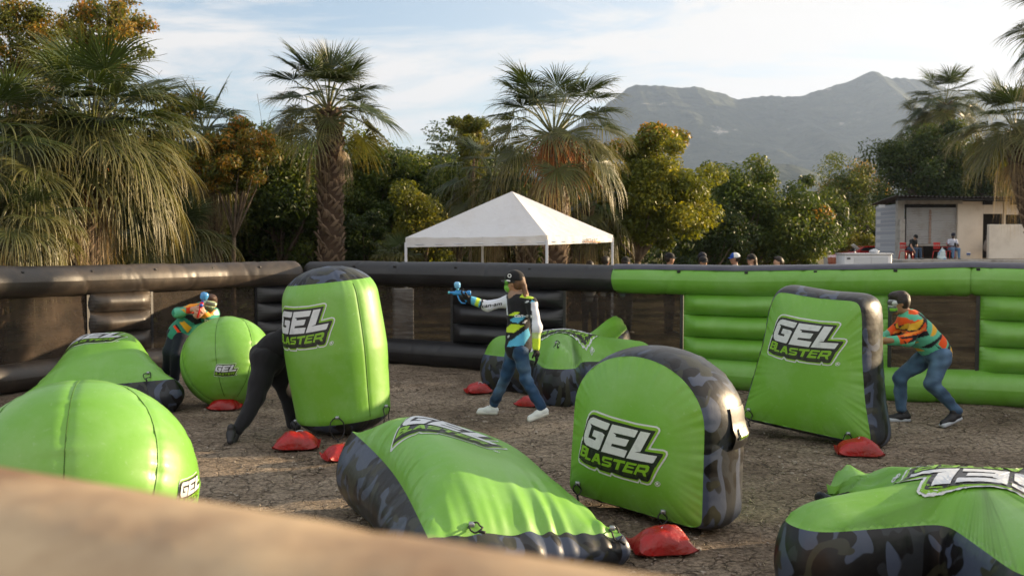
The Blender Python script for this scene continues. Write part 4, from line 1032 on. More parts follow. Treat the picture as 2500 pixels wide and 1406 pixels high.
def quads(P, c, items, ox, oy, sc, bx, by, f=1):
    x, z = P[:, 0]-BX, P[:, 2]
    for pts, col in items:
        Q = np.array([((ox+a/sc-bx)/by[0], (by[1]-(oy+b/sc))/by[0]) for a, b in pts]); ins = np.ones(len(P), bool)
        ar = sum(Q[i, 0]*Q[(i+1) % len(Q), 1]-Q[(i+1) % len(Q), 0]*Q[i, 1] for i in range(len(Q))); sg = 1 if ar > 0 else -1
        for i in range(len(Q)):
            a, b = Q[i], Q[(i+1) % len(Q)]; ins &= sg*((b[0]-a[0])*(z-a[1])-(b[1]-a[1])*(x-a[0])) >= 0
        c[ins] = col
    return c
def jer2(P, c):
    c[:] = TE
    return quads(P, c, [([(300, 290), (330, 280), (560, 300), (560, 440), (300, 520), (290, 460)], OR), ([(420, 210), (520, 215), (520, 260), (410, 250)], OR),
        ([(500, 230), (590, 290), (560, 390), (490, 280)], BK), ([(350, 350), (400, 330), (505, 262), (520, 300), (450, 400), (360, 405)], BK), ([(360, 375), (375, 345), (495, 280), (490, 310), (440, 382), (365, 395)], YE),
        ([(400, 290), (440, 255), (500, 250), (420, 310)], TE), ([(300, 455), (560, 400), (580, 440), (330, 510)], BK), ([(300, 470), (400, 455), (340, 500)], OR), ([(330, 430), (520, 360), (540, 378), (330, 450)], (.82, .25, .04)),
        ([(590, 445), (640, 330), (700, 375), (620, 450)], YE), ([(520, 560), (700, 440), (740, 435), (600, 560)], BK), ([(660, 520), (740, 430), (780, 470), (740, 590)], OR), ([(745, 590), (790, 460), (810, 540), (770, 600)], BK), ([(765, 600), (800, 560), (820, 520), (860, 620), (850, 650), (770, 655)], YE),
        ([(740, 560), (790, 475), (800, 510), (755, 570)], TE), ([(640, 530), (760, 600), (750, 620), (650, 545)], BK), ([(480, 575), (520, 570), (570, 590), (520, 605)], YE), ([(570, 640), (650, 595), (640, 640)], BK), ([(430, 515), (500, 505), (480, 520)], YE)], 2100, 700, 3.8, 2250, (222.9, 1035))
tor = limb([J(-.13, 1.12), J(.0, .97), J(.10, .86), J(.17, .77)], [.14, .150, .145, .155])+[C(J(-.10, 1.12), shN, .10, .075), C(J(-.1, 1.12), shF, .10, .075)]+limb([shN, elN, wrN+[.07, 0, 0]], [.078, .066, .045])+limb([shF, elF, wrF+[.07, 0, 0]], [.078, .066, .045])+[C(nk+[.03, 0, -.04], nk+[.02, 0, -.03], .075, .07)]
part('jersey', tor, t, CLOTH, TE, h=.0105, k=.04, fn=jer2, disp=wrinkle(.011, 15, 13))
part('jeans', limb([J(.155, .78), hpN, knN, anN+[0, 0, .02]], [.14, .112, .080, .055])+limb([J(.14, .78), hpF, knF, anF+[0, 0, .02]], [.14, .108, .078, .058]), t, CLOTH, (.045, .085, .15), k=.035, fn=jean_fn, disp=wrinkle(.011, 20, 15))
for hl, to in ((J(-.07, .003, .14), J(-.33, .002, .12)), (J(.345, .09, -.22), J(.12, .002, -.25))):
    s_ = part('shoe', shoe_prims(hl, to, 1.08), t, SHOE, (.013, .013, .016), h=.009); part('sole', sole_prims(hl, to, 1.05), s_, SHOE, (.42, .45, .5), h=.009)
part('glove', [C(wrN+[.045, 0, 0], wrN, .042, .038)]+hand_prims(wrN, (-.9, .2, .2), (0, 1, 0), 1.15, .7), t, CLOTH, (.35, .26, .03), h=.0085, k=.012)
part('hair', hair_prims(hc, HR, 1.04)+[E(hc+HR@np.array([.05, 0, .075]), (.05, .07, .035), HR, .02)], t, HAIR, (.018, .012, .010), h=.0095, fn=lambda P, c: c*(1+1.2*np.clip(wob(P*np.array([12, 30, 12]), 1, 2), 0, 1)[:, None]), disp=wrinkle(.005, 40, 21))
mask_part(t, hc, HR, 1.03, (.45, .48, .5), (.08, .075, .07), (.07, .08, .085), (.16, .42, .04))

# --- left player aiming a red blaster over the small round bunker
BX, BY = W(470, 900, 13.0)[0], 13.0
sc_ = F/13.0
def K(cx, cy, y=0.): 
    p = W(380+cx/6.39, 700+cy/6.39, BY+y); return p
t = thing('person', 'player in teal orange jersey aiming a red blaster over the small round bunker', 'person', (K(300, 700)[0], BY, 0), PL)
hc = K(848, 262, -.12); HR = frame((.30, -.93, -.10), up=(.22, 0, 1)); 
sh1, sh2 = K(560, 370, .0), K(905, 420, .02); el1, wr1 = K(345, 405, -.18), K(585, 350, -.38); el2, wr2 = K(850, 520, -.22), K(740, 380, -.38)
hp1, hp2 = K(310, 740), K(400, 760, -.05); kn1, an1 = K(215, 1010, -.1), K(170, 1330, .05); kn2, an2 = K(330, 1050, -.15), K(300, 1420, 0)
chest = (sh1+sh2)/2
skin = (.52, .30, .21)
body = head_prims(hc, HR)+[C(chest, hc-HR[:, 2]*.05, .06, .052, .02)]+limb([chest, K(520, 560), K(360, 720)], [.12, .12, .12])+limb([sh1, el1, wr1], [.05, .042, .03])+limb([sh2, el2, wr2], [.05, .042, .03])+limb([hp1, kn1, an1], [.075, .05, .035])+limb([hp2, kn2, an2], [.075, .05, .035])
body += hand_prims(wr1, unit(K(700, 330, -.42)-wr1), (.2, .5, -.6), 1.12, .6)+hand_prims(wr2, unit(K(690, 420, -.40)-wr2), (0, .7, .3), 1.05, .7)
part('body', body, t, SKIN, skin, h=.010, k=.022); face_bits(t, hc, HR)
def kq(P, c, items):
    u = 380+0*P[:, 0]; rel = P-CAMP; dd = rel@FW; px = 1250+F*rel[:, 0]/dd; py = 703-F*(rel@UP)/dd; a_, b_ = (px-380)*6.39, (py-700)*6.39
    for pts, col in items:
        Q = np.array(pts, float); ins = np.ones(len(P), bool); ar = sum(Q[i, 0]*Q[(i+1) % len(Q), 1]-Q[(i+1) % len(Q), 0]*Q[i, 1] for i in range(len(Q))); sg = 1 if ar > 0 else -1
        for i in range(len(Q)):
            a, b = Q[i], Q[(i+1) % len(Q)]; ins &= sg*((b[0]-a[0])*(b_-a[1])-(b[1]-a[1])*(a_-a[0])) >= 0
        c[ins] = col
    return c
def jer3(P, c):
    c[:] = (.03, .22, .15)
    return kq(P, c, [([(290, 340), (470, 330), (470, 470), (290, 470)], (.12, .45, .30)), ([(380, 350), (450, 345), (480, 420), (440, 390)], YE), ([(430, 320), (560, 255), (700, 260), (560, 330)], (.78, .28, .02)), ([(470, 330), (600, 300), (600, 420), (480, 420)], (.6, .04, .01)),
        ([(500, 430), (700, 450), (720, 560), (620, 590), (440, 470)], BK), ([(370, 555), (450, 540), (560, 640), (500, 720), (430, 640)], (.72, .36, .02)), ([(680, 440), (940, 350), (930, 420), (760, 500), (680, 480)], (.78, .30, .03)), ([(900, 400), (960, 340), (1000, 440), (910, 440)], (.5, .7, .6)),
        ([(270, 610), (310, 590), (400, 690), (370, 760)], (.75, .05, .01)), ([(320, 580), (400, 690), (380, 700), (300, 600)], BK)])
tor = limb([chest, K(520, 560), K(400, 690), K(345, 745)], [.14, .145, .14, .14])+[C(chest, sh1, .10, .075), C(chest, sh2, .10, .075)]+limb([sh1, el1, wr1+(el1-wr1)*.18], [.074, .066, .048])+limb([sh2, el2, wr2+(el2-wr2)*.18], [.074, .062, .045])
j = part('jersey', tor, t, CLOTH, TE, h=.0105, k=.04, fn=jer3, disp=wrinkle(.006, 14, 23))
bj = BVHTree.FromPolygons([Vector(np.array(v.co)+np.array(t.location)) for v in j.data.vertices], [tuple(p.vertices) for p in j.data.polygons])
text_on('lettering', 'Can', j, K(650, 545, -.5), (1, 0, -.45), (.3, 0, 1), .085, TXW, LOOKY, bj)
part('trousers', limb([K(345, 740), hp1, kn1, an1], [.13, .105, .078, .062])+limb([K(360, 740), hp2, kn2, an2], [.13, .105, .078, .062]), t, CLOTH, (.012, .016, .028), k=.035, disp=wrinkle(.006, 18, 25))
for a in (an1, an2):
    hl = np.array([a[0]+.03, a[1]+.05, .003]); to = hl+np.array([.08, -.25, 0]); s_ = part('shoe', shoe_prims(hl, to)+[C(a, hl+[0, -.03, .08], .045, .04)], t, SHOE, (.25, .26, .28), h=.011); part('sole', sole_prims(hl, to), s_, SHOE, (.3, .3, .3), h=.011)
part('hair', hair_prims(hc, HR, .98), t, HAIR, (.06, .030, .018), h=.010, disp=wrinkle(.004, 40, 31))
mask_part(t, hc, HR, 1.03, (.42, .55, .32), (.12, .13, .10), (.05, .075, .03))
GP = K(690, 350, -.43)
blaster('red toy blaster with blue hopper aimed by the left player', GP, frame((.30, -.92, .05), up=(.35, 0, 1)), (.62, .012, .012), (.03, .10, .5), (.10, .36, .75), 1.05)

# --- player in black bending behind the cylinder bunker
BX, BY = W(650, 900, 10.55)[0], 10.55
def Q_(px, py, y=0.): return W(px, py, BY+y)
t = thing('person', 'player dressed all in black bending forward behind the tall cylinder bunker', 'person', (Q_(650, 900)[0], BY, 0), PL)
hp1, hp2 = Q_(648, 880, -.10), Q_(668, 885, .10)
kn1, an1 = Q_(627, 968, -.30), Q_(580, 1052, -.62); kn2, an2 = Q_(700, 955, .12), Q_(716, 1035, .10)
ch = Q_(740, 845, .05); hc = Q_(790, 850, 0); HR = frame((.8, -.1, -.55)); s1, s2 = ch+[.02, -.15, 0], ch+[.02, .15, 0]; e1, w1 = s1+[.10, -.02, -.22], s1+[.25, .05, -.35]; e2, w2 = s2+[.10, -.02, -.22], s2+[.25, -.05, -.35]
body = head_prims(hc, HR)+[C(ch, hc-HR[:, 0]*.04, .06, .055)]+limb([Q_(655, 860), Q_(700, 840), ch], [.12, .11, .12])+limb([hp1, kn1, an1], [.08, .055, .04])+limb([hp2, kn2, an2], [.08, .055, .04])+limb([s1, e1, w1], [.05, .04, .03])+limb([s2, e2, w2], [.05, .04, .03])+hand_prims(w1, (.8, 0, -.3), (0, 1, 0), 1, .6)+hand_prims(w2, (.8, 0, -.3), (0, -1, 0), 1, .6)
part('body', body, t, SKIN, (.3, .16, .1), h=.0115, k=.022)
BLK = (.011, .011, .013)
part('shirt', limb([Q_(652, 868), Q_(672, 845), Q_(705, 832), ch], [.165, .158, .15, .15])+[C(ch, s1, .1, .08), C(ch, s2, .1, .08)]+limb([s1, e1, w1], [.075, .06, .045])+limb([s2, e2, w2], [.075, .06, .045]), t, CLOTH, BLK, k=.05, disp=wrinkle(.015, 13, 41))
part('trousers', limb([Q_(650, 875), hp1, kn1, an1], [.18, .145, .095, .066])+limb([Q_(660, 880), hp2, kn2, an2], [.17, .14, .09, .07]), t, CLOTH, BLK, k=.05, disp=wrinkle(.014, 15, 43))
s_ = part('shoe', [C(an1+[-.02, 0, -.02], Q_(566, 1082, -.72), .05, .042)]+shoe_prims(Q_(567, 1050, -.68), Q_(562, 1088, -.86)), t, SHOE, (.02, .02, .022), h=.01); 
hl = np.array([an2[0]-.02, an2[1]+.03, .003]); part('shoe', shoe_prims(hl, hl+[.12, -.22, 0]), t, SHOE, (.02, .02, .022), h=.012)
part('hair', hair_prims(hc, HR), t, HAIR, (.015, .012, .01), h=.012)
# ------------------------------------------------------------------ people outside the arena
def stand(label, px, py, D, face, shirt, hairc=(.02, .014, .01), capc=None, front=None, bun=False, brim=None, skin=(.30, .16, .10), arm=0, trousers=(.02, .025, .04), grp='spectators behind the back wall', longhair=False, sc=1.):
    """py: image row of the top of the head"""
    p = W(px, py, D); H = (p[2])-.0; s = H/1.76
    t = thing('person', label, 'person', (p[0], D, 0), grp)
    f = unit([math.sin(face), -math.cos(face), 0]); l = np.array([-f[1], f[0], 0]); o = np.array([p[0], D, 0])
    g = lambda a, b, z: o+f*a*s+l*b*s+np.array([0, 0, z*s])
    hc = g(.02, 0, 1.645); R = frame(f-np.array([0, 0, .05])); h = .016
    body = head_prims(hc, R, s)+[C(g(0, 0, 1.45), g(.01, 0, 1.57), .055*s, .05*s, .02)]+limb([g(0, 0, 1.38), g(0, 0, 1.15), g(0, 0, .95)], [.12*s, .11*s, .12*s])
    for sd in (-1, 1):
        el = g(.02, .25*sd, 1.14); wr = g(.14, .20*sd, .95) if not (arm and sd == 1) else g(.10, .10*sd, 1.44)
        if arm and sd == 1: el = g(.16, .20*sd, 1.20)
        body += limb([g(0, .19*sd, 1.40), el, wr], [.045*s, .04*s, .028*s])+hand_prims(wr, wr-el, -l*sd, s, .4)+limb([g(0, .09*sd, .9), g(.02, .10*sd, .5), g(0, .11*sd, .09)], [.08*s, .055*s, .04*s])
    part('body', body, t, SKIN, skin, h=h, k=.022)
    sh = limb([g(0, 0, 1.38), g(0, 0, 1.15), g(0, 0, .92)], [.135*s, .135*s, .14*s])
    for sd in (-1, 1):
        el = g(.02, .25*sd, 1.14) if not (arm and sd == 1) else g(.16, .20*sd, 1.20)
        sh += [C(g(0, 0, 1.41), g(0, .185*sd, 1.40), .085*s, .068*s), C(g(0, .19*sd, 1.40), g(0, .19*sd, 1.40)*.4+el*.6, .066*s, .058*s)]
    part('shirt', sh, t, CLOTH, shirt, h=h, disp=wrinkle(.005, 14, int(px)))
    tr = []
    for sd in (-1, 1): tr += limb([g(0, .08*sd, .92), g(.02, .10*sd, .5), g(0, .11*sd, .10)], [.115*s, .075*s, .06*s])
    part('trousers', tr, t, CLOTH, trousers, h=.02)
    for sd in (-1, 1): part('shoe', shoe_prims(g(-.06, .11*sd, .0), g(.19, .12*sd, .0), s), t, SHOE, (.05, .05, .05), h=.016)
    hr = hair_prims(hc, R, s)
    if bun: hr += [E(hc-f*.11*s+np.array([0, 0, .0]), (.04*s, .035*s, .06*s)), C(hc-f*.11*s, hc-f*.14*s-np.array([0, 0, .12]), .03*s, .012*s)]
    if longhair: hr += limb([hc-f*.07*s, hc-f*.09*s-np.array([0, 0, .14]), hc-f*.10*s-np.array([0, 0, .26])], [.075*s, .07*s, .04*s])
    part('hair', hr, t, HAIR, hairc, h=.014)
    if capc is not None: cap(t, hc, R, s*1.02, capc, brim, front=front)
    face_bits(t, hc, R, s); return t
PI = math.pi
stand('spectator in a white top, dark hair and shoulders above the wall beside the tent', 1478, 626, 22, PI*.8, (.6, .62, .65), skin=(.2, .1, .07))
stand('spectator in a light teal top with dark cap right of the white tent', 1527, 629, 22, PI*.75, (.25, .5, .5), capc=(.012, .012, .012), arm=1)
stand('spectator in black cap and black shirt looking right, hand at the mouth', 1633, 619, 22, PI*.55, (.012, .012, .015), capc=(.012, .012, .014), arm=1)
stand('spectator with sunglasses in front of a person in white', 1716, 628, 21.5, PI*.12, (.02, .02, .02), capc=(.015, .015, .018), skin=(.34, .19, .12))
stand('spectator in white shirt and dark cap behind the one with sunglasses', 1714, 618, 23, PI*.1, (.65, .66, .68), capc=(.015, .018, .03))
def bluefront(q, c): c[q[:, 0] > .02] = (.02, .08, .38); return c
stand('spectator in white and blue cap and pale shirt looking left', 1796, 619, 22.5, -PI*.55, (.52, .56, .62), capc=(.68, .7, .72), front=bluefront, brim=(.02, .08, .38), skin=(.34, .18, .12))
stand('spectator with black cap, long brown hair and black shirt', 1836, 622, 22.5, -PI*.35, (.012, .012, .014), capc=(.012, .012, .014), longhair=True, hairc=(.06, .03, .015), skin=(.42, .24, .16), arm=1)
stand('woman in white shirt with dark hair tied back, rightmost of the spectators', 1901, 627, 22.5, -PI*.45, (.68, .7, .7), bun=True, skin=(.48, .29, .20))
stand('short spectator under the tent, only dark hair showing', 1440, 637, 21, PI, (.3, .3, .3))

# ------------------------------------------------------------------ white canopy tent
def canopy():
    D = 20.6; ang = math.radians(-25); s = 3.15; cx = W(1258, 600, D)[0]; c0 = np.array([cx, D+.2, 0])
    ex, ey = np.array([math.cos(ang), math.sin(ang), 0])*s/2, np.array([-math.sin(ang), math.cos(ang), 0])*s/2
    # rotate so one corner faces the camera a little right
    th = math.radians(22); ex = np.array([math.cos(-th-math.radians(0)), 0, 0]); 
    a = math.radians(-70); u1 = np.array([math.cos(a), math.sin(a), 0]); u2 = np.array([-math.sin(a), math.cos(a), 0])
    cor = {'front': (1335, 20.6-1.45), 'right': (1495, 20.6+.95), 'left': (991, 20.6-.35), 'back': (1178, 20.6+2.0)}
    P = {k: np.array([W(px, 600, y)[0], y, 0]) for k, (px, y) in cor.items()}
    order = ['left', 'front', 'right', 'back']; zt = 2.12; zb = 1.92; pk = np.array([np.mean([p[0] for p in P.values()]), np.mean([p[1] for p in P.values()]), ZY(467, 20.8)])
    pk[0] = W(1250, 467, pk[1])[0]
    t = thing('canopy_tent', 'white pop-up canopy tent with pointed roof behind the wall', 'canopy tent', (pk[0], pk[1], 0))
    wm = mat('white canopy cloth', (.74, .76, .80), .75, .2, bump=(4, .7, .05), var=(1.5, (.68, .68, .69), .5, .75)); tt = wm.node_tree; bs = tt.nodes['Principled BSDF']
    tr = tt.nodes.new('ShaderNodeBsdfTranslucent'); tr.inputs[0].default_value = (.85, .72, .55, 1); mxs = tt.nodes.new('ShaderNodeMixShader'); mxs.inputs[0].default_value = .22
    tt.links.new(bs.outputs[0], mxs.inputs[1]); tt.links.new(tr.outputs[0], mxs.inputs[2]); tt.links.new(mxs.outputs[0], tt.nodes['Material Output'].inputs[0])
    bw = MB(); n = 26
    ztops = {'left': ZY(580, P['left'][1]), 'front': ZY(575, P['front'][1]), 'right': ZY(574, P['right'][1]), 'back': ZY(578, P['back'][1])}
    zbot = {'left': ZY(604, P['left'][1]), 'front': ZY(598, P['front'][1]), 'right': ZY(591, P['right'][1]), 'back': ZY(600, P['back'][1])}
    for i in range(4):
        k1, k2 = order[i], order[(i+1) % 4]; A = P[k1]+[0, 0, ztops[k1]]; B = P[k2]+[0, 0, ztops[k2]]; V = []
        for a_ in np.linspace(0, 1, n):
            for b_ in np.linspace(0, 1, n):
                q = (A*(1-a_)+B*a_)*(1-b_)+pk*b_; sag = .10*math.sin(math.pi*b_)*(math.sin(math.pi*a_))**.7+.02*math.sin(math.pi*a_)*(1-b_)
                V.append(q-np.array([0, 0, sag+.006*math.sin(a_*31+b_*5)*(1-b_)]))
        bw.add(V, grid_faces(n, n))
    roof = bw.build('roof', wm, t)
    for i in range(4):
        k1, k2 = order[i], order[(i+1) % 4]; A, B = P[k1], P[k2]; V = []; nn = unit(np.cross(B-A, [0, 0, 1]))
        for a_ in np.linspace(0, 1, 50):
            for b_ in np.linspace(0, 1, 5):
                p = A*(1-a_)+B*a_; zt_ = ztops[k1]*(1-a_)+ztops[k2]*a_-.02*math.sin(math.pi*a_); zb_ = zbot[k1]*(1-a_)+zbot[k2]*a_
                V.append(p+nn*(.012+.012*math.sin(a_*44+i)*b_)+[0, 0, zt_+(zb_-zt_)*b_])
        v = mesh('valance', V, grid_faces(50, 5), wm, t)
        if k1 == 'front':
            vb = None
            text_on('lettering', 'PISTA RC', v, (A*.38+B*.62)+nn*.05+[0, 0, ztops[k1]*.4+zbot[k1]*.6-.045], B-A, (0, 0, 1), .15, TXK, -nn, None, shear=0, off=.01, sx=.85)
            o = mat('orange trim', (.75, .25, .06), .7); q0, q1 = A*.48+B*.52, A*.22+B*.78
            zb0 = zbot[k1]*.48+zbot[k2]*.52
            mesh('orange_line', [q0+nn*.035+[0, 0, zb0+.03], q1+nn*.035+[0, 0, zb0+.02], q1+nn*.035+[0, 0, zb0+.045], q0+nn*.035+[0, 0, zb0+.045]], [(0, 1, 2, 3)], o, v, False)
    lm = mat('white leg', (.6, .62, .68), .5)
    for k in order:
        p = P[k]; MB().box([p[0], p[1], (zbot[k]+.1)/2], (.026, .026, (zbot[k]+.1)/2), bev=.004).build('leg', lm, t, False)
    fr = MB()
    for i in range(4): fr.tube([P[order[i]]+[0, 0, zbot[order[i]]+.05], P[order[(i+1) % 4]]+[0, 0, zbot[order[(i+1) % 4]]+.05]], .014, 6)
    fr.build('frame_bars', lm, t)
canopy()
# concrete block outside, seen through the netting
c = W(984, 735, 19.5); tg = thing('concrete_block', 'pale block seen through the netting of the back wall', 'block', (c[0], c[1], 0))
MB().box([c[0], c[1], (c[2]+.25)/2], (.19, .19, (c[2]+.25)/2), RZ(.2), bev=.01).build('block_body', mat('pale concrete', (.62, .62, .62), .9, var=(5, (.4, .39, .38), .5, .7)), tg, False)

# ------------------------------------------------------------------ building on its terrace
DB = 52.0; mpp = DB/F
def BW(px, py, dy=0.): return W(px, py, DB+dy)
TZ = ZY(632, DB); GZ = ZY(626, DB)
def blockmat():
    m = mat('cinder block wall', (.26, .27, .29), .95, .2); t = m.node_tree; b = t.nodes['Principled BSDF']; co = t.nodes.new('ShaderNodeTexCoord')
    mp = t.nodes.new('ShaderNodeMapping'); mp.inputs['Rotation'].default_value = (math.pi/2, 0, 0)
    br = t.nodes.new('ShaderNodeTexBrick'); br.inputs['Color1'].default_value = (.26, .27, .30, 1); br.inputs['Color2'].default_value = (.36, .37, .40, 1); br.inputs['Mortar'].default_value = (.45, .45, .46, 1)
    br.inputs['Scale'].default_value = 1; br.inputs['Brick Width'].default_value = .42; br.inputs['Row Height'].default_value = .21; br.inputs['Mortar Size'].default_value = .012
    t.links.new(co.outputs['Object'], mp.inputs[0]); t.links.new(mp.outputs[0], br.inputs[0]); t.links.new(br.outputs[0], b.inputs[0]); return m
bld = thing('building', 'low cream and grey block building with corrugated roof and roller shutter at right', 'building', (BW(2300, 600)[0], DB+2, TZ))
cream = mat('cream render', (.66, .59, .50), .9, .2, bump=(6, .4, .02), var=(1.6, (.56, .49, .41), .45, .7)); conc = mat('raw concrete', (.36, .34, .31), .9, .2, bump=(9, .5, .02), var=(3, (.22, .2, .18), .45, .7)); dark = mat('dark interior', (.012, .010, .008), .9)
def slab(name, x0, x1, y0, y1, d0, d1, m, parent=bld, zoff=0):
    a = BW(x0, y1, d0); b_ = BW(x1, y0, d0); MB().box([(a[0]+b_[0])/2, DB+(d0+d1)/2, (a[2]+b_[2])/2], (abs(b_[0]-a[0])/2, (d1-d0)/2, abs(b_[2]-a[2])/2)).build(name, m, parent, False)
# side wall runs back from the front left corner
p0 = BW(2206, 632); p1 = BW(2145, 632, 3.2); z0t = BW(2206, 497)[2]; z1t = ZY(505, DB+3.2)
nrm = unit(np.cross(p1-p0, [0, 0, 1])); V = []
for q, zt_ in ((p0, z0t), (p1, z1t)):
    for off in (0, .2): V += [[q[0]+nrm[0]*off*-1, q[1]+nrm[1]*off*-1, -.5], [q[0]+nrm[0]*off*-1, q[1]+nrm[1]*off*-1, zt_]]
mesh('side_wall', V, [(0, 4, 5, 1), (2, 3, 7, 6), (1, 5, 7, 3), (0, 1, 3, 2), (4, 6, 7, 5)], blockmat(), bld, False)
slab('column', 2190, 2208, 490, 640, -.02, .3, conc); slab('beam', 2208, 2350, 488, 498, -.02, .3, conc); slab('pier', 2196, 2210, 535, 632, -.3, -.02, conc)
# cream front with door and window openings
CR = MB()
def cr(x0, x1, y0, y1): 
    a = BW(x0, y1); b_ = BW(x1, y0); CR.box([(a[0]+b_[0])/2, DB+.12, (a[2]+b_[2])/2], ((b_[0]-a[0])/2, .12, (b_[2]-a[2])/2))
cr(2336, 2401, 492, 640); cr(2401, 2449, 492, 522); cr(2449, 2456, 492, 640); cr(2456, 2560, 492, 524); cr(2456, 2560, 549, 640); cr(2560, 2640, 492, 640)
CR.build('front_wall', cream, bld, False)
slab('back_wall_of_store', 2210, 2640, 490, 640, 4.4, 4.6, dark); slab('roof_underside', 2206, 2640, 486, 489, .3, 4.5, dark); slab('shop_floor', 2206, 2640, 631, 634, .25, 4.5, dark)
# roller shutter
sh = MB(); n = 30; x0, x1 = BW(2212, 600, .12)[0], BW(2335, 600, .12)[0]; zs0, zs1 = BW(0, 598, .12)[2], BW(0, 507, .12)[2]
k = 160; zz = np.linspace(zs0, zs1, k); V = []
for x in np.linspace(x0, x1, 2):
    for z in zz: V.append((x, DB+.14+.032*math.sin((z-zs0)/(zs1-zs0)*2*math.pi*21), z))
shm = mat('galvanised shutter', (.44, .44, .44), .4, .5, metal=.3, var=(1.2, (.32, .28, .25), .5, .75)); sh = mesh('roller_shutter', V, grid_faces(2, k)[:, ::-1], shm, bld)
MB().box([(x0+x1)/2, DB+.13, zs0-.02], ((x1-x0)/2, .03, .04)).build('bottom_rail', conc, sh, False)
slab('shutter_box', 2210, 2336, 500, 507, .2, .5, dark)
r_ = mat('rust stain', (.22, .13, .085), .9); V = []
for i, z in enumerate(np.linspace(zs0+.05, zs1-.1, 40)):
    w2 = .03+.05*abs(math.sin(i*2.3)); V += [(BW(2272, 600)[0]-w2, DB+.115, z), (BW(2272, 600)[0]+w2, DB+.115, z)]
mesh('rust_streak', V, [(2*i, 2*i+1, 2*i+3, 2*i+2) for i in range(39)], r_, sh, False)
# roof of corrugated sheet
rm = mat('dark corrugated sheet', (.045, .035, .028), .7, .3, var=(3, (.10, .08, .065), .4, .7)); V = []; nu = 340; fx0, fx1 = BW(2135, 480, -1.3)[0], BW(2680, 480, -1.3)[0]
for i, a_ in enumerate(np.linspace(0, 1, nu)):
    for dy_, pxl, pyl, pyr in ((-1.3, 2188, 477, 481), (1.4, 2158, 487, 486), (4., 2126, 500, 490)):
        xl = W(pxl, 480, DB+dy_)[0]; x = xl+(fx1-xl)*a_; V.append((x, DB+dy_, ZY(pyl+(pyr-pyl)*min(1, a_*3), DB+dy_)+.035*math.sin(a_*nu*.9)))
V = np.array(V); V2 = np.vstack([V, V-[0, 0, .02]]); mesh('corrugated_roof', V2, np.vstack([grid_faces(nu, 3), grid_faces(nu, 3)[:, ::-1]+len(V)]), rm, bld)
for x0_, x1_ in ((2402, 2424), (2470, 2500)): slab('roof_block', x0_, x1_, 484, 500, -.14, 0, dark)
slab('roof_beam', 2192, 2680, 484, 489, -1.2, -1.0, dark)
slab('flood_lamp', 2147, 2161, 500, 507, .8, .9, mat('lamp casing', (.6, .62, .65), .4)); 
# low cream wall in front, terrace
lw = thing('low_wall', 'low cream wall standing in front of the building at the right edge', 'wall', BW(2480, 630, -2)); 
a, b_ = W(2413, 632, DB-2.2), W(2640, 548, DB-2.2); MB().box([(a[0]+b_[0])/2, DB-2.1, (a[2]+b_[2])/2], ((b_[0]-a[0])/2, .12, (b_[2]-a[2])/2), bev=.02).build('wall_body', cream, lw, False)
tx0 = BW(2200, 632, -3)[0]; ter = MB(); ter.box([(tx0+45)/2, DB+3, TZ/2-.3], ((45-tx0)/2, 6.2, TZ/2+.3), bev=.03); o = ter.build('terrace', conc, None, False); o['kind'] = 'structure'
bank = []; nb = 60
for a_ in np.linspace(0, 1, nb):
    for b2 in np.linspace(0, 1, 24):
        x = BW(2330, 632)[0]-1.2+a_*24; y = DB-3.1-b2*9; z = (TZ+.22*sst(.15, .5, a_))*(1-sst(.05, 1, b2*(1.3-.3*a_)))*sst(-.02, .28, a_)+.08*math.sin(x*1.1+y)*(1-b2)-.02
        bank.append((x, y, z))
mesh('dirt_bank', bank, grid_faces(nb, 24)[:, ::-1], mat('bank dirt', (.30, .235, .16), .95, .2, bump=(5, .8, .05), var=(1.5, (.2, .16, .1), .4, .65)), kind='structure')
# plastic chairs
RP = mat('red plastic', (.52, .02, .015), .35)
def chair(px, label, yaw):
    o = BW(px, 632, -1.6); o[2] = TZ; t = thing('plastic_chair', label, 'chair', o, 'red plastic chairs outside the shutter'); R = RZ(yaw)
    g = lambda x, y, z: o+R@np.array([x, y, z])
    MB().box(g(0, 0, .42), (.22, .21, .018), R, bev=.008).build('seat', RP, t)
    b = MB(); b.box(g(0, .22, .80), (.21, .015, .05), R, bev=.006); b.box(g(0, .215, .55), (.21, .012, .02), R, bev=.006)
    for x in (-.16, -.05, .06, .17): b.box(g(x, .22, .65), (.02, .01, .13), R)
    b.build('backrest', RP, t)
    for x in (-.20, .20):
        for y in (-.18, .20): MB().tube([g(x, y, .42), g(x*1.2, y*1.25, 0)], .022, 6).build('leg', RP, t)
        MB().box(g(x*1.08, 0, .62), (.02, .22, .012), R, bev=.004).build('armrest', RP, t)
    return o, R
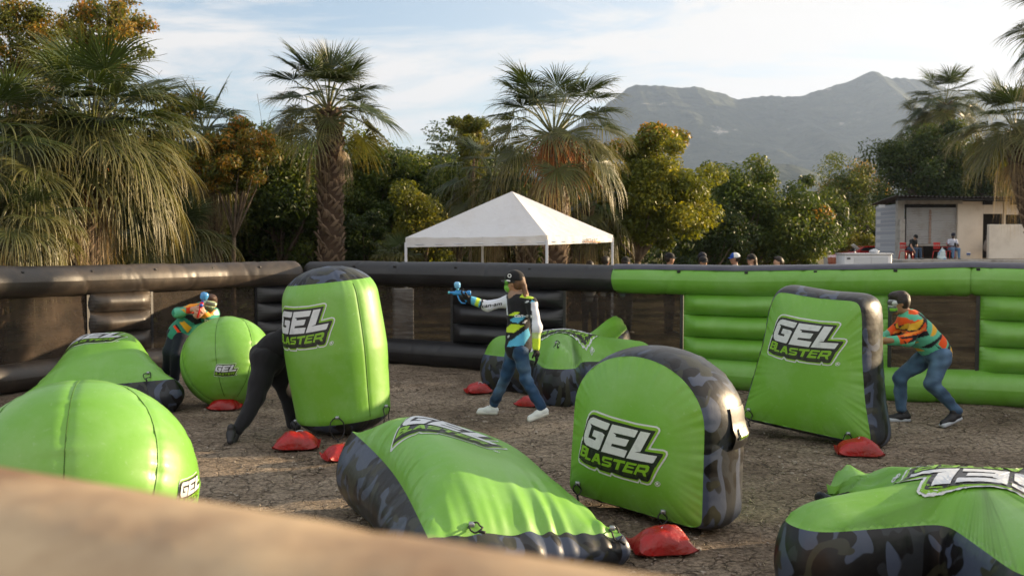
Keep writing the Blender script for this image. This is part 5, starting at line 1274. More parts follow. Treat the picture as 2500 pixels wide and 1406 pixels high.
def sitter(px, label, shirt, trous, o, R, lean, capc, skin, phone):
    t = thing('person', label, 'person', o, 'people sitting outside the shutter'); g = lambda x, y, z: o+R@np.array([x, y, z])
    hc = g(.0, -.05-lean*.5, 1.20-lean*.25); HR = frame(R@np.array([0, -1, -.35-lean]))
    ch = g(0, .02-lean*.3, .92-lean*.05); body = head_prims(hc, HR)+[C(ch, hc, .07, .05)]+limb([ch, g(0, .10, .50)], [.12, .13])
    a = []; tr = []
    for s in (-1, 1):
        sh_ = ch+R@np.array([.18*s, 0, .03]); el = g(.26*s, -.06, .68); wr = g(.10*s, -.24, .66) if not (lean and s == -1) else g(-.24, -.38, .42)
        if lean and s == -1: el = g(-.27, -.20, .66)
        body += limb([sh_, el, wr], [.045, .04, .028])+hand_prims(wr, wr-el, (0, 0, -1), 1, .5); a += [C(ch, sh_, .09, .065), C(sh_, sh_*.45+el*.55, .066, .058)]
        kn, an = g(.14*s, -.40, .50), g(.15*s, -.42, .08); body += limb([g(.09*s, .08, .50), kn, an], [.08, .055, .04]); tr += limb([g(.09*s, .10, .52), kn, an+[0, 0, .03]], [.115, .078, .06])
    part('body', body, t, SKIN, skin, h=.018); part('shirt', [C(ch, g(0, .10, .52), .14, .155)]+a, t, CLOTH, shirt, h=.018); part('trousers', tr, t, CLOTH, trous, h=.018)
    part('hair', hair_prims(hc, HR), t, HAIR, (.015, .012, .01), h=.016)
    for s in (-1, 1): part('shoe', shoe_prims(g(.15*s, -.36, .0), g(.16*s, -.62, .0)), t, SHOE, (.2, .19, .18), h=.016)
    cap(t, hc, HR, 1.04, capc)
    if phone: p = thing('phone', 'dark phone held by the seated person in pale shirt', 'phone', g(.02, -.28, .72)); MB().box(g(.0, -.28, .74), (.05, .01, .09), R@RX(.4), bev=.006).build('phone_body', EYE, p)
o, R = chair(2212, 'red plastic chair under the left seated person, by the concrete pier', math.radians(25)); o2 = BW(2226, 632, -1.75); o2[2] = TZ
sitter(2220, 'seated person in black cap and dark shirt reaching down to a white bottle', (.015, .018, .018), (.04, .07, .12), o2, R, .35, (.012, .012, .012), (.42, .24, .16), False)
o, R = chair(2325, 'red plastic chair under the seated person in pale shirt', 0.)
sitter(2325, 'seated person in dark cap, pale grey shirt and jeans looking at a phone', (.50, .52, .62), (.10, .18, .30), o, R, 0, (.02, .02, .035), (.07, .038, .026), True)
chair(2294, 'red plastic chair standing empty just inside the shutter', math.radians(20))
def small(name, label, px, py, hw, hh, m, D=DB-2.2, cat=None):
    c = W(px, py, D); t = thing(name, label, cat or name.replace('_', ' '), (c[0], c[1], c[2]-hh)); b = MB(); b.tube([c-[0, 0, hh], c+[0, 0, hh*.4], c+[0, 0, hh*.7], c+[0, 0, hh]], [hw, hw, hw*.45, hw*.4], 12); b.build('shell', m, t); return t
wpl = mat('white plastic', (.7, .7, .68), .4)
small('bottle', 'white bottle on the terrace below the reaching hand', 2220, 627, .045, .14, wpl, cat='bottle')
c = W(2300, 622, DB-2); tb = thing('shopping_bag', 'pale plastic bag beside the seated person in pale shirt', 'plastic bag', c-[0, 0, .3])
V, Fc = snet([E(c, (.20, .14, .28)), E(c+[-.02, 0, -.15], (.22, .16, .16))], .03, .05, disp=wrinkle(.03, 12, 4)); mesh('bag_body', V, Fc, mat('pale bag', (.5, .6, .62), .4, var=(4, (.15, .3, .5), .55, .6)), tb); mesh('handles', *snet([C(c+[-.06, 0, .25], c+[0, 0, .36], .015), C(c+[.06, 0, .25], c+[0, 0, .36], .015)], .012), wpl, tb)
for i, px in enumerate((2362, 2367)):
    c = W(px, 621, DB-1.0); c[2] = TZ+.26; t_ = thing('drink_can', ('left' if i == 0 else 'right')+' one of two blue and white cans by the foot of the cream wall', 'can', c-[0, 0, .1], 'cans by the cream wall'); MB().tube([c-[0, 0, .1], c+[0, 0, .08], c+[0, 0, .1]], [.05, .05, .04], 12).build('shell', wpl, t_); MB().tube([c-[0, 0, .04], c+[0, 0, .04]], .052, 12).build('blue_band', mat('can blue', (.03, .08, .3), .4), t_)
c = W(2408, 590, DB-.3); th = thing('hanging_bag', 'grey plastic bag hanging in the doorway edge', 'plastic bag', c); V, Fc = snet([E(c+[0, 0, -.2], (.13, .09, .30)), E(c+[0, 0, -.32], (.17, .1, .18)), C(c, c+[0, 0, .3], .03, .02)], .03, .06, disp=wrinkle(.02, 12, 8)); mesh('bag_body', V, Fc, mat('grey bag', (.16, .14, .13), .4), th)

# ------------------------------------------------------------------ freezer chest and pickup
D2 = 30.; a = W(2062, 621, D2); b_ = W(2178, 619, D2); wid = b_[0]-a[0]
t = thing('freezer_chest', 'white cabinet with sliding doors standing behind the green wall', 'cabinet', ((a[0]+b_[0])/2, D2+.4, 0))
wc = mat('white enamel', (.62, .63, .66), .4, var=(3, (.5, .5, .5), .5, .7)); zt_ = a[2]
MB().box([(a[0]+b_[0])/2, D2+.4, zt_/2], (wid/2, .4, zt_/2), bev=.02).build('cabinet_body', wc, t)
b = MB(); b.box([(a[0]+b_[0])/2, D2+.39, zt_+.012], (wid/2+.02, .43, .02), bev=.008); b.build('lid', wc, t)
for k in (0, 1):
    x0_ = a[0]+.28+k*(wid-.40)/2; MB().box([x0_+(wid-.40)/4, D2-.012, zt_-.42], ((wid-.42)/4, .008, .34), bev=.004).build('sliding_door', mat('door panel', (.54, .56, .6), .4), t, False)
MB().box([a[0]+.12, D2-.012, zt_-.12], (.05, .01, .02)).build('hinge', EYE, t, False)
c = W(2134, 614, D2+.3); t = thing('ice_bag', 'clear crumpled bag lying on top of the white cabinet', 'bag', c-[0, 0, .08]); V, Fc = snet([E(c, (.14, .12, .085))], .02, disp=wrinkle(.03, 18, 3)); mesh('bag_body', V, Fc, mat('clear bag', (.5, .52, .55), .2), t)
D3 = 57.
t = thing('pickup_truck', 'red pickup truck mostly hidden behind the white cabinet', 'pickup truck', (W(2110, 640, D3)[0], D3, 0))
cr_ = mat('red car paint', (.33, .012, .010), .25, .5, coat=.6); gl = mat('dark glass', (.01, .012, .015), .08)
x = lambda px: W(px, 640, D3)[0]; zz_ = lambda py: ZY(py, D3)
V = []; prof = [(2032, 640), (2031, 628), (2038, 622), (2062, 616), (2080, 614), (2150, 613), (2240, 613), (2242, 645), (2200, 662), (2060, 662), (2036, 655)]
for yy, ins in ((-.85, .04), (-.78, 0), (.78, 0), (.85, .04)):
    for px, py in prof: V.append((x(px)+(ins if px < 2100 else -ins), D3+yy, zz_(py)-ins*.5))
np_ = len(prof); Fs = [(i, (i+1) % np_, (i+1) % np_+np_, i+np_) for i in range(np_)]+[(i+np_, (i+1) % np_+np_, (i+1) % np_+2*np_, i+2*np_) for i in range(np_)]+[(i+2*np_, (i+1) % np_+2*np_, (i+1) % np_+3*np_, i+3*np_) for i in range(np_)]+[tuple(range(np_))[::-1], tuple(range(3*np_, 4*np_))]
mesh('body', V, Fs, cr_, t, False)
cab = [(2078, 614), (2090, 605), (2104, 600.5), (2150, 599.5), (2190, 600.5), (2196, 614)]; V = []
for yy, ins in ((-.74, .0), (-.62, .0), (.62, .0), (.74, 0)):
    for px, py in cab: V.append((x(px), D3+(yy if py > 610 else yy*.88), zz_(py)))
n6 = len(cab); Fs = [(i+k*n6, i+1+k*n6, i+1+(k+1)*n6, i+(k+1)*n6) for k in range(3) for i in range(n6-1)]+[tuple(range(n6))[::-1], tuple(range(3*n6, 4*n6))]
mesh('cab', V, Fs, cr_, t, False)
for c4 in ([(2088, 612), (2097, 604.5), (2128, 603), (2128, 612)], [(2133, 612), (2133, 603), (2180, 603.5), (2185, 612)]): mesh('side_window', [(x(px), D3-.765+.02*(612-py)/8, zz_(py)) for px, py in c4], [(0, 1, 2, 3)], gl, t, False)
mesh('windscreen', [(x(2079)-.01, D3-.6, zz_(613)), (x(2090)-.02, D3-.55, zz_(605)), (x(2090)-.02, D3+.55, zz_(605)), (x(2079)-.01, D3+.6, zz_(613))], [(0, 1, 2, 3)], gl, t, False)
MB().box([x(2035), D3-.6, zz_(628)], (.05, .16, .07), bev=.02).build('headlight', mat('headlight glass', (.6, .35, .15), .1), t); MB().box([x(2034), D3+.6, zz_(628)], (.05, .16, .07), bev=.02).build('headlight', mat('headlight glass2', (.6, .6, .6), .1), t)
for px in (2075, 2200):
    for yy in (-.72, .72):
        wh = MB().tube([[x(px), D3+yy-.11, .36], [x(px), D3+yy+.11, .36]], .36, 24).build('wheel', mat('tyre', (.015, .015, .015), .8), t); MB().tube([[x(px), D3+yy-.12, .36], [x(px), D3+yy+.12, .36]], .2, 16).build('rim', M['steel'], wh)
c = W(2088, 603, D3-1.5); t = thing('tilted_panel', 'pale flat panel tilted above the bonnet of the red pickup', 'panel', (c[0], c[1], 0)); MB().box(c, (.22, .12, .015), RY(math.radians(38))@RX(-.5), bev=.004).build('panel_sheet', wpl, t); MB().tube([c, [c[0], c[1], 0]], .02, 6).build('post', M['steel'], t)
# ------------------------------------------------------------------ vegetation
def leafmat(name, rough=.5, tl=.35, spec=.4):
    m = bpy.data.materials.new(name); m.use_nodes = True; t = m.node_tree; b = t.nodes['Principled BSDF']; b.inputs['Roughness'].default_value = rough; b.inputs['Specular IOR Level'].default_value = spec
    a = t.nodes.new('ShaderNodeVertexColor'); a.layer_name = 'Col'; tr = t.nodes.new('ShaderNodeBsdfTranslucent'); mx_ = t.nodes.new('ShaderNodeMixShader'); mx_.inputs[0].default_value = tl
    g = t.nodes.new('ShaderNodeMixRGB'); g.blend_type = 'MULTIPLY'; g.inputs[0].default_value = 1; g.inputs[2].default_value = (1.5, 1.35, .6, 1)
    t.links.new(a.outputs[0], b.inputs['Base Color']); t.links.new(a.outputs[0], g.inputs[1]); t.links.new(g.outputs[0], tr.inputs[0])
    t.links.new(b.outputs[0], mx_.inputs[1]); t.links.new(tr.outputs[0], mx_.inputs[2]); t.links.new(mx_.outputs[0], t.nodes['Material Output'].inputs[0]); return m
LEAF = leafmat('leaf', .5, .38); FAN = leafmat('palm blade', .42, .28, .5)
BARK = mat('bark', (.09, .065, .045), .95, .2, bump=(14, .8, .03), var=(5, (.16, .125, .09), .4, .65))
BOOT = vcol('palm bark', .9, .2, bump=(26, .8, .01))
PAL = {'gold': ((.05, .075, .012), (.15, .175, .02), (.30, .28, .028)), 'dark': ((.018, .034, .009), (.044, .074, .014), (.11, .13, .018)), 'mid': ((.028, .052, .010), (.070, .110, .016), (.17, .19, .025)), 'olive': ((.06, .08, .012), (.14, .16, .02), (.26, .22, .03)),
       'orange': ((.10, .10, .015), (.32, .20, .03), (.48, .20, .025)), 'sparse': ((.05, .07, .015), (.13, .15, .025), (.36, .20, .03))}
def leaves(cent, rad, n, size, pal, rs, flat=.75):
    """leaf sized quads round clump centres; returns verts, faces, colours"""
    k = rs.randint(0, len(cent), n); c = cent[k]; rr = rad[k]
    d = rs.normal(size=(n, 3)); d /= np.linalg.norm(d, axis=1)[:, None]
    q = rs.rand(n)**.42; P = c+d*(q*rr)[:, None]*np.array([1, 1, flat])
    nrm = d*.6+rs.normal(size=(n, 3))*.6+np.array([0, 0, .35]); nrm /= np.linalg.norm(nrm, axis=1)[:, None]
    a = np.cross(nrm, rs.normal(size=(n, 3))); a /= np.linalg.norm(a, axis=1)[:, None]; b = np.cross(nrm, a)
    s = size*rs.uniform(.55, 1.35, n); a = a*s[:, None]; b = b*(s*.42)[:, None]; dr = np.array([0, 0, -1.])*(s*.25)[:, None]
    V = np.stack([P-a, P+b-dr*.3, P+a+dr, P-b-dr*.3], 1)
    u = rs.rand(n); tone = rs.rand(len(cent))[k]; w = np.clip(.55*u+.55*tone, 0, 1)[:, None]; p = np.array(pal)
    col = np.where(w < .6, p[0]+(p[1]-p[0])*(w/.6), p[1]+(p[2]-p[1])*((w-.6)/.4))*rs.uniform(.75, 1.2, (n, 1))
    return V.reshape(-1, 3), np.arange(4*n).reshape(n, 4), np.repeat(col, 4, 0)
def tree(name, label, cx, cy, rx, ry, D, pal='dark', n=9000, size=.075, clumps=34, seed=1, group='broadleaf trees behind the walls', base_px=None, ground=0., sparse=.36, twigs=0, cat='tree', oran=None, ddep=1.):
    ev = name in ('evergreen_tree', 'shrub'); cy2 = cy+.16*ry*ev; c = W(cx, cy2, D); m_ = D/F; R = np.array([rx*m_*(1+.28*ev), (rx+ry)/2*m_*ddep*.8, ry*m_*(1+.30*ev)]); n = int(n*1.6); clumps = int(clumps*1.25); sparse *= 1.12; rs = np.random.RandomState(seed)
    bx = W(base_px or cx, 600, D)[0]; t = thing(name, label, cat, (bx, D, ground), group)
    d = rs.normal(size=(clumps, 3)); d /= np.linalg.norm(d, axis=1)[:, None]; q = rs.uniform(.35, .86, clumps)[:, None]; q = q*np.where(rs.rand(clumps) < .12, 1.3, 1)[:, None]
    cent = c+d*q*R*(1+.16*rs.normal(size=(clumps, 1))); rad = R.mean()*sparse*rs.uniform(.55, 1.25, clumps)
    V, Fc, col = leaves(cent, rad, n, size, PAL[pal], rs)
    if oran:  # a share of the clumps, the top ones, has turned colour
        V2, F2, c2 = leaves(cent[np.argsort(-cent[:, 2]+rs.normal(size=clumps)*.3*R[2])[:max(2, int(clumps*oran))]], np.full(max(2, int(clumps*oran)), rad.mean()), int(n*oran*.6), size, PAL['orange'], rs); Fc = np.vstack([Fc, F2+len(V)]); V = np.vstack([V, V2]); col = np.vstack([col, c2])
    mesh('crown', V, Fc, LEAF, t, smooth=False, attrs={'Col': col})
    b = MB(); r0 = max(.05, R.mean()*.075); base = np.array([bx, D, ground]); fork = base*.35+c*.65-[0, 0, R[2]*.45]; fork[2] = max(ground+.4, fork[2])
    mid = (base+fork)/2+rs.normal(size=3)*.12*R.mean()*[1, 1, 0]
    b.tube([base, mid, fork], [r0, r0*.85, r0*.7], 8)
    for i in range(min(clumps, 16)):
        e = cent[i]; m2 = (fork+e)/2+rs.normal(size=3)*.15*R.mean()+[0, 0, .1]; b.tube([fork, m2, e], [r0*.45, r0*.28, r0*.08], 5, cap=False)
        for _ in range(twigs):
            f_ = e+rs.normal(size=3)*rad[i]*1.3+[0, 0, rad[i]*.5]; b.tube([e, (e+f_)/2+rs.normal(size=3)*.06, f_], [r0*.08, r0*.05, .004], 4, cap=False)
    b.build('trunk', BARK, t); return t
def fan(hub, d, up, L, rs, nseg=46, spread=2.15, droop=.5, hang=0., col=(.06, .09, .02), tipc=(.2, .19, .05)):
    """one palm blade of pleated tapering strips"""
    d = unit(d); sd = unit(np.cross(d, up)); un = np.cross(sd, d); m = 8; r = np.array([.03, .22, .40, .50, .62, .74, .87, 1.])
    ph = np.linspace(-spread, spread, nseg)+rs.normal(size=nseg)*.02; dphi = 2*spread/nseg
    Ls = L*(.80+.22*np.cos(ph*.7))*rs.uniform(.85, 1.08, nseg)
    dirs = np.cos(ph)[:, None]*d+np.sin(ph)[:, None]*sd+.16*un; dirs /= np.linalg.norm(dirs, axis=1)[:, None]
    fall = (droop*rs.uniform(.4, 1.7, nseg))[:, None]*(np.maximum(0, r-.42)[None]**1.7)*3.0+hang*(np.maximum(0, r-.55)[None]**1.2)*(rs.uniform(.5, 1.6, nseg))[:, None]
    shr = 1-.35*np.minimum(1, fall)*np.maximum(0, r-.4)[None]
    P = hub+dirs[:, None]*(Ls[:, None]*r[None]*shr)[..., None]; P = P-np.array([0, 0, 1.])*(Ls[:, None]*fall*.55)[..., None]
    wd = np.where(r < .45, r*dphi*.5, .45*dphi*.5*np.clip(.72-(r-.45)/.55*.70, .02, 1)+.0015)[None]*Ls[:, None]*.98
    sdv = -np.sin(ph)[:, None]*d+np.cos(ph)[:, None]*sd; tw = rs.uniform(-.5, .5, nseg)[:, None]; sdv = sdv+un*tw; sdv /= np.linalg.norm(sdv, axis=1)[:, None]
    fold = .25*wd
    A = P-sdv[:, None]*wd[..., None]-un*fold[..., None]; B = P+un*fold[..., None]*.6; Cc = P+sdv[:, None]*wd[..., None]-un*fold[..., None]
    V = np.stack([A, B, Cc], 2).reshape(-1, 3)                      # seg, m, 3
    i, j, k = np.meshgrid(np.arange(nseg), np.arange(m-1), np.arange(2), indexing='ij'); b0 = (i*m+j)*3+k
    Fc = np.stack([b0, b0+1, b0+4, b0+3], -1).reshape(-1, 4)
    tt = r[None]*np.ones((nseg, 1)); cc = np.array(col)[None, None]*(1-tt[..., None]**4)+np.array(tipc)[None, None]*tt[..., None]**4; cc = cc*rs.uniform(.7, 1.3, (nseg, 1, 1))
    return V, Fc, np.repeat(cc, 3, 1).reshape(-1, 3)
def palm(label, cpx, cpy, D, Lb, Lp, nleaf, seed, trunk=None, r=.3, droop=.5, hang=0., dead=8, spray=0, emin=-35, emax=70, cols=None, grp='fan palms behind the walls', nseg=46, boots=True, cat='palm tree', name='fan_palm', flatten=1.):
    c = W(cpx, cpy, D); rs = np.random.RandomState(seed); base = np.array([W((trunk or [(cpx, 640)])[-1][0], 600, D)[0], D, 0.])
    t = thing(name, label, cat, base, grp); VV, FF, CC, n0 = [], [], [], 0; st = MB()
    for i in range(nleaf+dead):
        az = i*2.39996+rs.normal()*.2; dd = i >= nleaf
        f = i/max(1, nleaf-1) if not dead or not dd else 1
        el = math.radians(emax+(emin-emax)*f**.85+rs.normal()*7) if not dd else math.radians(rs.uniform(-80, -50))
        d = np.array([math.cos(az)*math.cos(el), math.sin(az)*math.cos(el), math.sin(el)]); lp = Lp*rs.uniform(.75, 1.15)*(1 if not dd else .6)
        o = c-[0, 0, .15*f+.25*dd]; p1 = o+d*lp*.6; d2 = unit(d-[0, 0, .25+.15*f]); p2 = p1+d2*lp*.4; d3 = unit(d2-[0, 0, .30+.25*f])
        st.tube([o, p1, p2], [.022, .016, .011], 5, cap=False)
        up = unit(np.cross(np.cross(d3, [0, 0, 1.]), d3)) if abs(d3[2]) < .97 else np.array([math.cos(az), math.sin(az), 0])*-1
        g = rs.uniform(.75, 1.25)
        base_c = np.array(cols or (.036, .060, .016))*g; tip = np.array((.16, .16, .05))*g
        if dd: base_c = np.array((.30, .22, .12))*g*.8; tip = np.array((.36, .27, .15))*g
        elif f > (.72 if hang < .3 else .48): base_c = base_c*.6+np.array((.09, .085, .025))*.6; tip = np.array((.26, .21, .075))*g
        V, Fc, col = fan(p2, d3, up, Lb*rs.uniform(.8, 1.1)*(.7 if dd else 1), rs, nseg, 2.1 if not dd else 1.1, droop*(.55+1.1*f)+(1. if dd else 0), hang*f**2.2, base_c, tip)
        VV.append(V); FF.append(Fc+n0); CC.append(col); n0 += len(V)
    mesh('fronds', np.vstack(VV), np.vstack(FF), FAN, t, attrs={'Col': np.vstack(CC)})
    st.build('leaf_stalks', mat('leaf stalk', (.12, .13, .035), .5), t)
    if spray:
        sv = MB()
        for i in range(spray):
            az = rs.uniform(-2.6, 1.0); o = c-[0, 0, .15]; d = np.array([math.cos(az), math.sin(az)*.6, 0]); 
            for j in range(26):
                e = o+d*rs.uniform(.35, .95)+rs.normal(size=3)*.10+[0, 0, -rs.uniform(.25, 1.15)]; m2 = (o+e)/2+[0, 0, .28]
                sv.tube([o+d*.1, m2, e], [.006, .007, .012], 3, cap=False)
        sv.build('fruit_sprays', mat('orange fruit stalk', (.40, .15, .04), .8), t)
    if trunk:
        pts = [W(a, b_, D) for a, b_ in trunk]; pts[-1][2] = 0.; pts = [c-[0, 0, .05]]+pts
        b = MB(); b.tube(pts, [r*.7]+[r*.86]*(len(pts)-2)+[r*.9], 14); L_ = [0]
        for i in range(len(pts)-1): L_.append(L_[-1]+np.linalg.norm(pts[i+1]-pts[i]))
        V0, F0, _ = b.ok(); cols_ = [np.tile([.07, .045, .03], (len(V0), 1))]; Vb, Fb = [V0], list(F0); nb = len(V0)
        if boots:
            zz_ = 0.; k = 0
            while zz_ < L_[-1]:
                p = np.array([np.interp(zz_, L_, [q[a] for q in pts]) for a in range(3)]); az = k*2.39996; k += 1
                o = np.array([math.cos(az), math.sin(az), 0]); s = np.array([-o[1], o[0], 0]); w_ = r*.20*rs.uniform(.6, 1.3); h_ = rs.uniform(.14, .30)*(.6+r); lean = rs.normal()*.3+(.65 if k % 2 else -.65)
                b0 = p+o*r*.72; ax_ = unit(np.array([0, 0, 1.])+o*rs.uniform(.25, .75)+s*lean)
                q = [b0-s*w_, b0+s*w_, b0+s*w_*.55+ax_*h_, b0-s*w_*.55+ax_*h_, b0-s*w_*.8+o*.05, b0+s*w_*.8+o*.05, b0+s*w_*.4+ax_*h_+o*.035, b0-s*w_*.4+ax_*h_+o*.035]
                Vb.append(np.array(q)); Fb += [tuple(x+nb for x in f) for f in ((4, 5, 6, 7), (0, 4, 7, 3), (1, 2, 6, 5), (3, 7, 6, 2), (0, 1, 5, 4))]; nb += 8
                g = rs.uniform(.6, 1.4); cc = np.array([[.20, .145, .10]])*g; cols_.append(np.vstack([np.tile(cc*.55, (2, 1)), np.tile(cc*1.1, (2, 1)), np.tile(cc*.6, (2, 1)), np.tile(cc*1.25, (2, 1))]))
                zz_ += .013/(r/.3)
        mesh('trunk', np.vstack(Vb), Fb, BOOT, t, smooth=False, attrs={'Col': np.vstack(cols_)})
    return t
palm('huge shaggy fan palm with a thick leaning trunk, left of the picture', 225, 330, 18, 1.2, 1.15, 64, 1, [(205, 480), (160, 640)], .36, .42, .42, 6, emin=-30, spray=2, nseg=52)
palm('shaggy fan palm at the left edge, hanging fronds reaching the wall', -40, 390, 16.5, 1.1, 1.15, 48, 2, [(-40, 640)], .3, .5, .6, 6, emin=-50, nseg=50)
palm('fan palm with fronds hanging over the orange leaved tree', 500, 330, 23, 1.0, .75, 30, 3, [(520, 420), (524, 640)], .17, .7, 1.6, 12, emin=-60)
palm('tall fan palm with a shaggy upright trunk between cylinder bunker and tent', 802, 268, 24, .95, 1.10, 38, 44, [(806, 345), (808, 640)], .315, .24, .0, 4, emin=-12, emax=80, cols=(.030, .052, .014))
palm('broad fan palm with orange fruit sprays directly behind the white tent', 1352, 330, 23.5, 1.0, 1.3, 46, 5, [(1362, 410), (1352, 640)], .30, .36, .55, 4, spray=9, emin=-34, emax=72, cols=(.032, .055, .014))
palm('low fan palm left of the white tent peak, fronds hanging', 1205, 440, 25, .95, .9, 30, 6, [(1285, 600), (1285, 640)], .26, .7, 1.4, 6, emin=-55)
palm('small dark fan palm right of the trunk behind the tent', 1432, 500, 26, .8, .7, 24, 7, [(1412, 600), (1410, 640)], .24, .7, 1.3, 5, emin=-50)
palm('slender fan palm standing above the dark tree left of the building', 2308, 255, 60, 1.5, 1.6, 36, 8, [(2318, 340), (2330, 640)], .45, .3, .1, 6, emin=-26)
palm('young fan palm leaning out left of the slender palm', 2240, 305, 61, 1.2, 1.1, 15, 9, [(2250, 400), (2270, 640)], .35, .4, .2, 3, emin=-30)
palm('fan palm at the right edge, thick trunk in front of the building roof', 2478, 320, 36, 1.35, 1.35, 40, 10, [(2484, 400), (2500, 480), (2575, 640)], .34, .4, .3, 4, emin=-22)
palm('fan palm just outside the frame, frond tips showing in the top right corner', 2605, 60, 20, .8, .75, 26, 12, [(2610, 300), (2620, 640)], .22, .35, .1, 6, emin=-45)
palm('small distant fan palm above the dark trees left of the tent', 1096, 372, 45, .75, .7, 18, 13, [(1098, 640)], .15, .35, .1, 2, boots=False, nseg=20)
for i, (a, b_, D_, s_) in enumerate([(300, 610, 19.5, .85), (440, 590, 21, .95), (370, 560, 22.5, 1.0), (975, 640, 24, .6), (60, 560, 15.8, .8)]):
    palm(['stemless palmetto nearest the thick leaning trunk', 'stemless palmetto under the orange leaved tree', 'stemless palmetto deeper in shade between two others', 'small palmetto tuft beside the left leg of the tent', 'palmetto fronds hanging low at the left edge'][i], a, b_, D_, s_*.9, s_*.7, 20, 30+i, None, .1, .5, .5, 0, emin=5, emax=80, cols=(.05, .075, .03), grp='palmettos at the foot of the trees', cat='palmetto', name='palmetto')
T = tree
for i, (a, b_, rx_, ry_) in enumerate([(600, 470, 95, 95), (735, 430, 95, 100), (905, 425, 100, 95), (1040, 440, 95, 90), (1170, 440, 95, 95), (1420, 480, 110, 95), (1690, 500, 90, 80), (1790, 515, 90, 75), (1985, 530, 90, 75)]):
    tree('evergreen_tree', 'dark tree deep in the band behind the front trees', a, b_, rx_, ry_, 46, 'dark', 8000, .10, 34, 60+i, group='dark trees of the back row')
T('deciduous_tree', 'tall loose tree with yellowing leaves in the top left corner', 60, 110, 150, 150, 24, 'sparse', 8500, .052, 60, 1, sparse=.24, twigs=2)
T('deciduous_tree', 'thin tree with orange tipped bare twigs above the huge palm', 262, 95, 125, 125, 22, 'sparse', 4200, .05, 50, 2, sparse=.24, twigs=5, oran=.2)
T('deciduous_tree', 'thin twig top with orange leaves right of the huge palm', 440, 265, 75, 70, 23, 'sparse', 1500, .05, 18, 3, sparse=.34, twigs=5)
T('deciduous_tree', 'orange leaved tree between two palms at left', 570, 385, 105, 95, 21.5, 'sparse', 9000, .05, 60, 4, sparse=.27, oran=.6, twigs=3)
T('evergreen_tree', 'dense green tree left of the tall palm trunk', 685, 450, 105, 130, 28, 'mid', 17000, .062, 50, 5)
T('evergreen_tree', 'dark tree low behind the orange leaved tree', 590, 545, 110, 110, 29, 'dark', 12000, .07, 40, 6)
T('evergreen_tree', 'dark dense tree directly behind the tall palm trunk', 790, 500, 100, 130, 31, 'dark', 13000, .07, 40, 7)
T('evergreen_tree', 'dense tree right of the tall palm trunk, sunlit top', 880, 450, 110, 115, 30, 'mid', 15000, .066, 46, 8)
T('evergreen_tree', 'dark green tree between tall palm and tent', 1000, 470, 105, 118, 31, 'dark', 15000, .066, 46, 9)
T('shrub', 'pale olive shrub tree close to the left slope of the tent', 1030, 545, 72, 95, 27, 'olive', 8000, .055, 34, 10)
T('shrub', 'dark round shrub right of the tall palm foot', 890, 590, 62, 72, 26, 'dark', 7000, .055, 26, 11)
T('evergreen_tree', 'green tree left of the broad palm', 1120, 460, 90, 100, 30, 'mid', 11000, .066, 40, 12)
T('deciduous_tree', 'light slender tree rising left of the broad palm', 1150, 345, 60, 80, 28, 'olive', 5500, .058, 26, 13, sparse=.27, twigs=2)
T('deciduous_tree', 'sunlit olive tree with orange top right of the tent', 1590, 450, 150, 165, 27, 'gold', 34000, .060, 80, 14, oran=.06, sparse=.27, base_px=1500)
T('deciduous_tree', 'dark lower trees behind the right corner of the tent', 1480, 560, 130, 110, 30, 'dark', 14000, .066, 44, 15)
T('evergreen_tree', 'dark tree behind the broad palm trunk', 1260, 520, 130, 130, 32, 'dark', 13000, .07, 40, 16)
T('evergreen_tree', 'dark green tree right of the sunlit olive tree', 1825, 510, 120, 118, 38, 'mid', 17000, .075, 50, 17)
T('evergreen_tree', 'dense low tree in the middle distance before the mountains', 1925, 550, 105, 95, 38, 'mid', 16000, .072, 46, 18, oran=.04)
T('evergreen_tree', 'tree with orange crown top left of the building', 2070, 480, 85, 100, 64, 'mid', 15000, .075, 46, 19, oran=.14)
T('evergreen_tree', 'dark spreading tree under the slender palm beside the building roof', 2245, 395, 105, 100, 56, 'dark', 17000, .095, 50, 20, ground=1.)
T('evergreen_tree', 'dark tree behind the building roof at right', 2410, 420, 115, 75, 57, 'dark', 14000, .10, 44, 21, ground=1.)
T('evergreen_tree', 'dark tree filling the gap left of the building wall', 2090, 560, 60, 75, 66, 'dark', 12000, .085, 40, 22)
T('shrub', 'bright yellow green bush behind the red pickup', 2075, 598, 62, 32, 62, 'olive', 6000, .075, 30, 23)
T('evergreen_tree', 'dark tree low between olive tree and orange topped tree', 1730, 560, 105, 90, 36, 'dark', 12000, .072, 36, 24)
T('evergreen_tree', 'dark thicket tree behind the huge palm at left', 130, 430, 260, 190, 25, 'dark', 22000, .075, 60, 25)
T('evergreen_tree', 'dark thicket tree behind the left palmettos', 420, 480, 190, 150, 27, 'dark', 18000, .072, 56, 26)
# thicket at the foot of all the trees
rs = np.random.RandomState(77); cc_ = []
for i in range(420):
    px = rs.uniform(-300, 1960); Dd = 33+8*rs.rand()+(8 if px > 1650 else 0); p = W(px, 600, Dd); cc_.append([p[0], Dd, rs.uniform(.2, 3.0)])
cc_ = np.array(cc_); V, Fc, col = leaves(cc_, rs.uniform(.6, 1.1, len(cc_)), 60000, .11, PAL['dark'], rs)
mesh('undergrowth', V, Fc, LEAF, None, smooth=False, attrs={'Col': col*.8}, kind='stuff')
rs = np.random.RandomState(78); cc_ = []
for i in range(260):
    px = rs.uniform(-900, 900); Dd = 21+5*rs.rand(); p = W(px, 600, Dd); cc_.append([p[0], Dd, rs.uniform(0, 1.0)])
cc_ = np.array(cc_); V, Fc, col = leaves(cc_, rs.uniform(.3, .7, len(cc_)), 26000, .06, PAL['mid'], rs); mesh('ground_cover', V, Fc, LEAF, None, smooth=False, attrs={'Col': col}, kind='stuff')
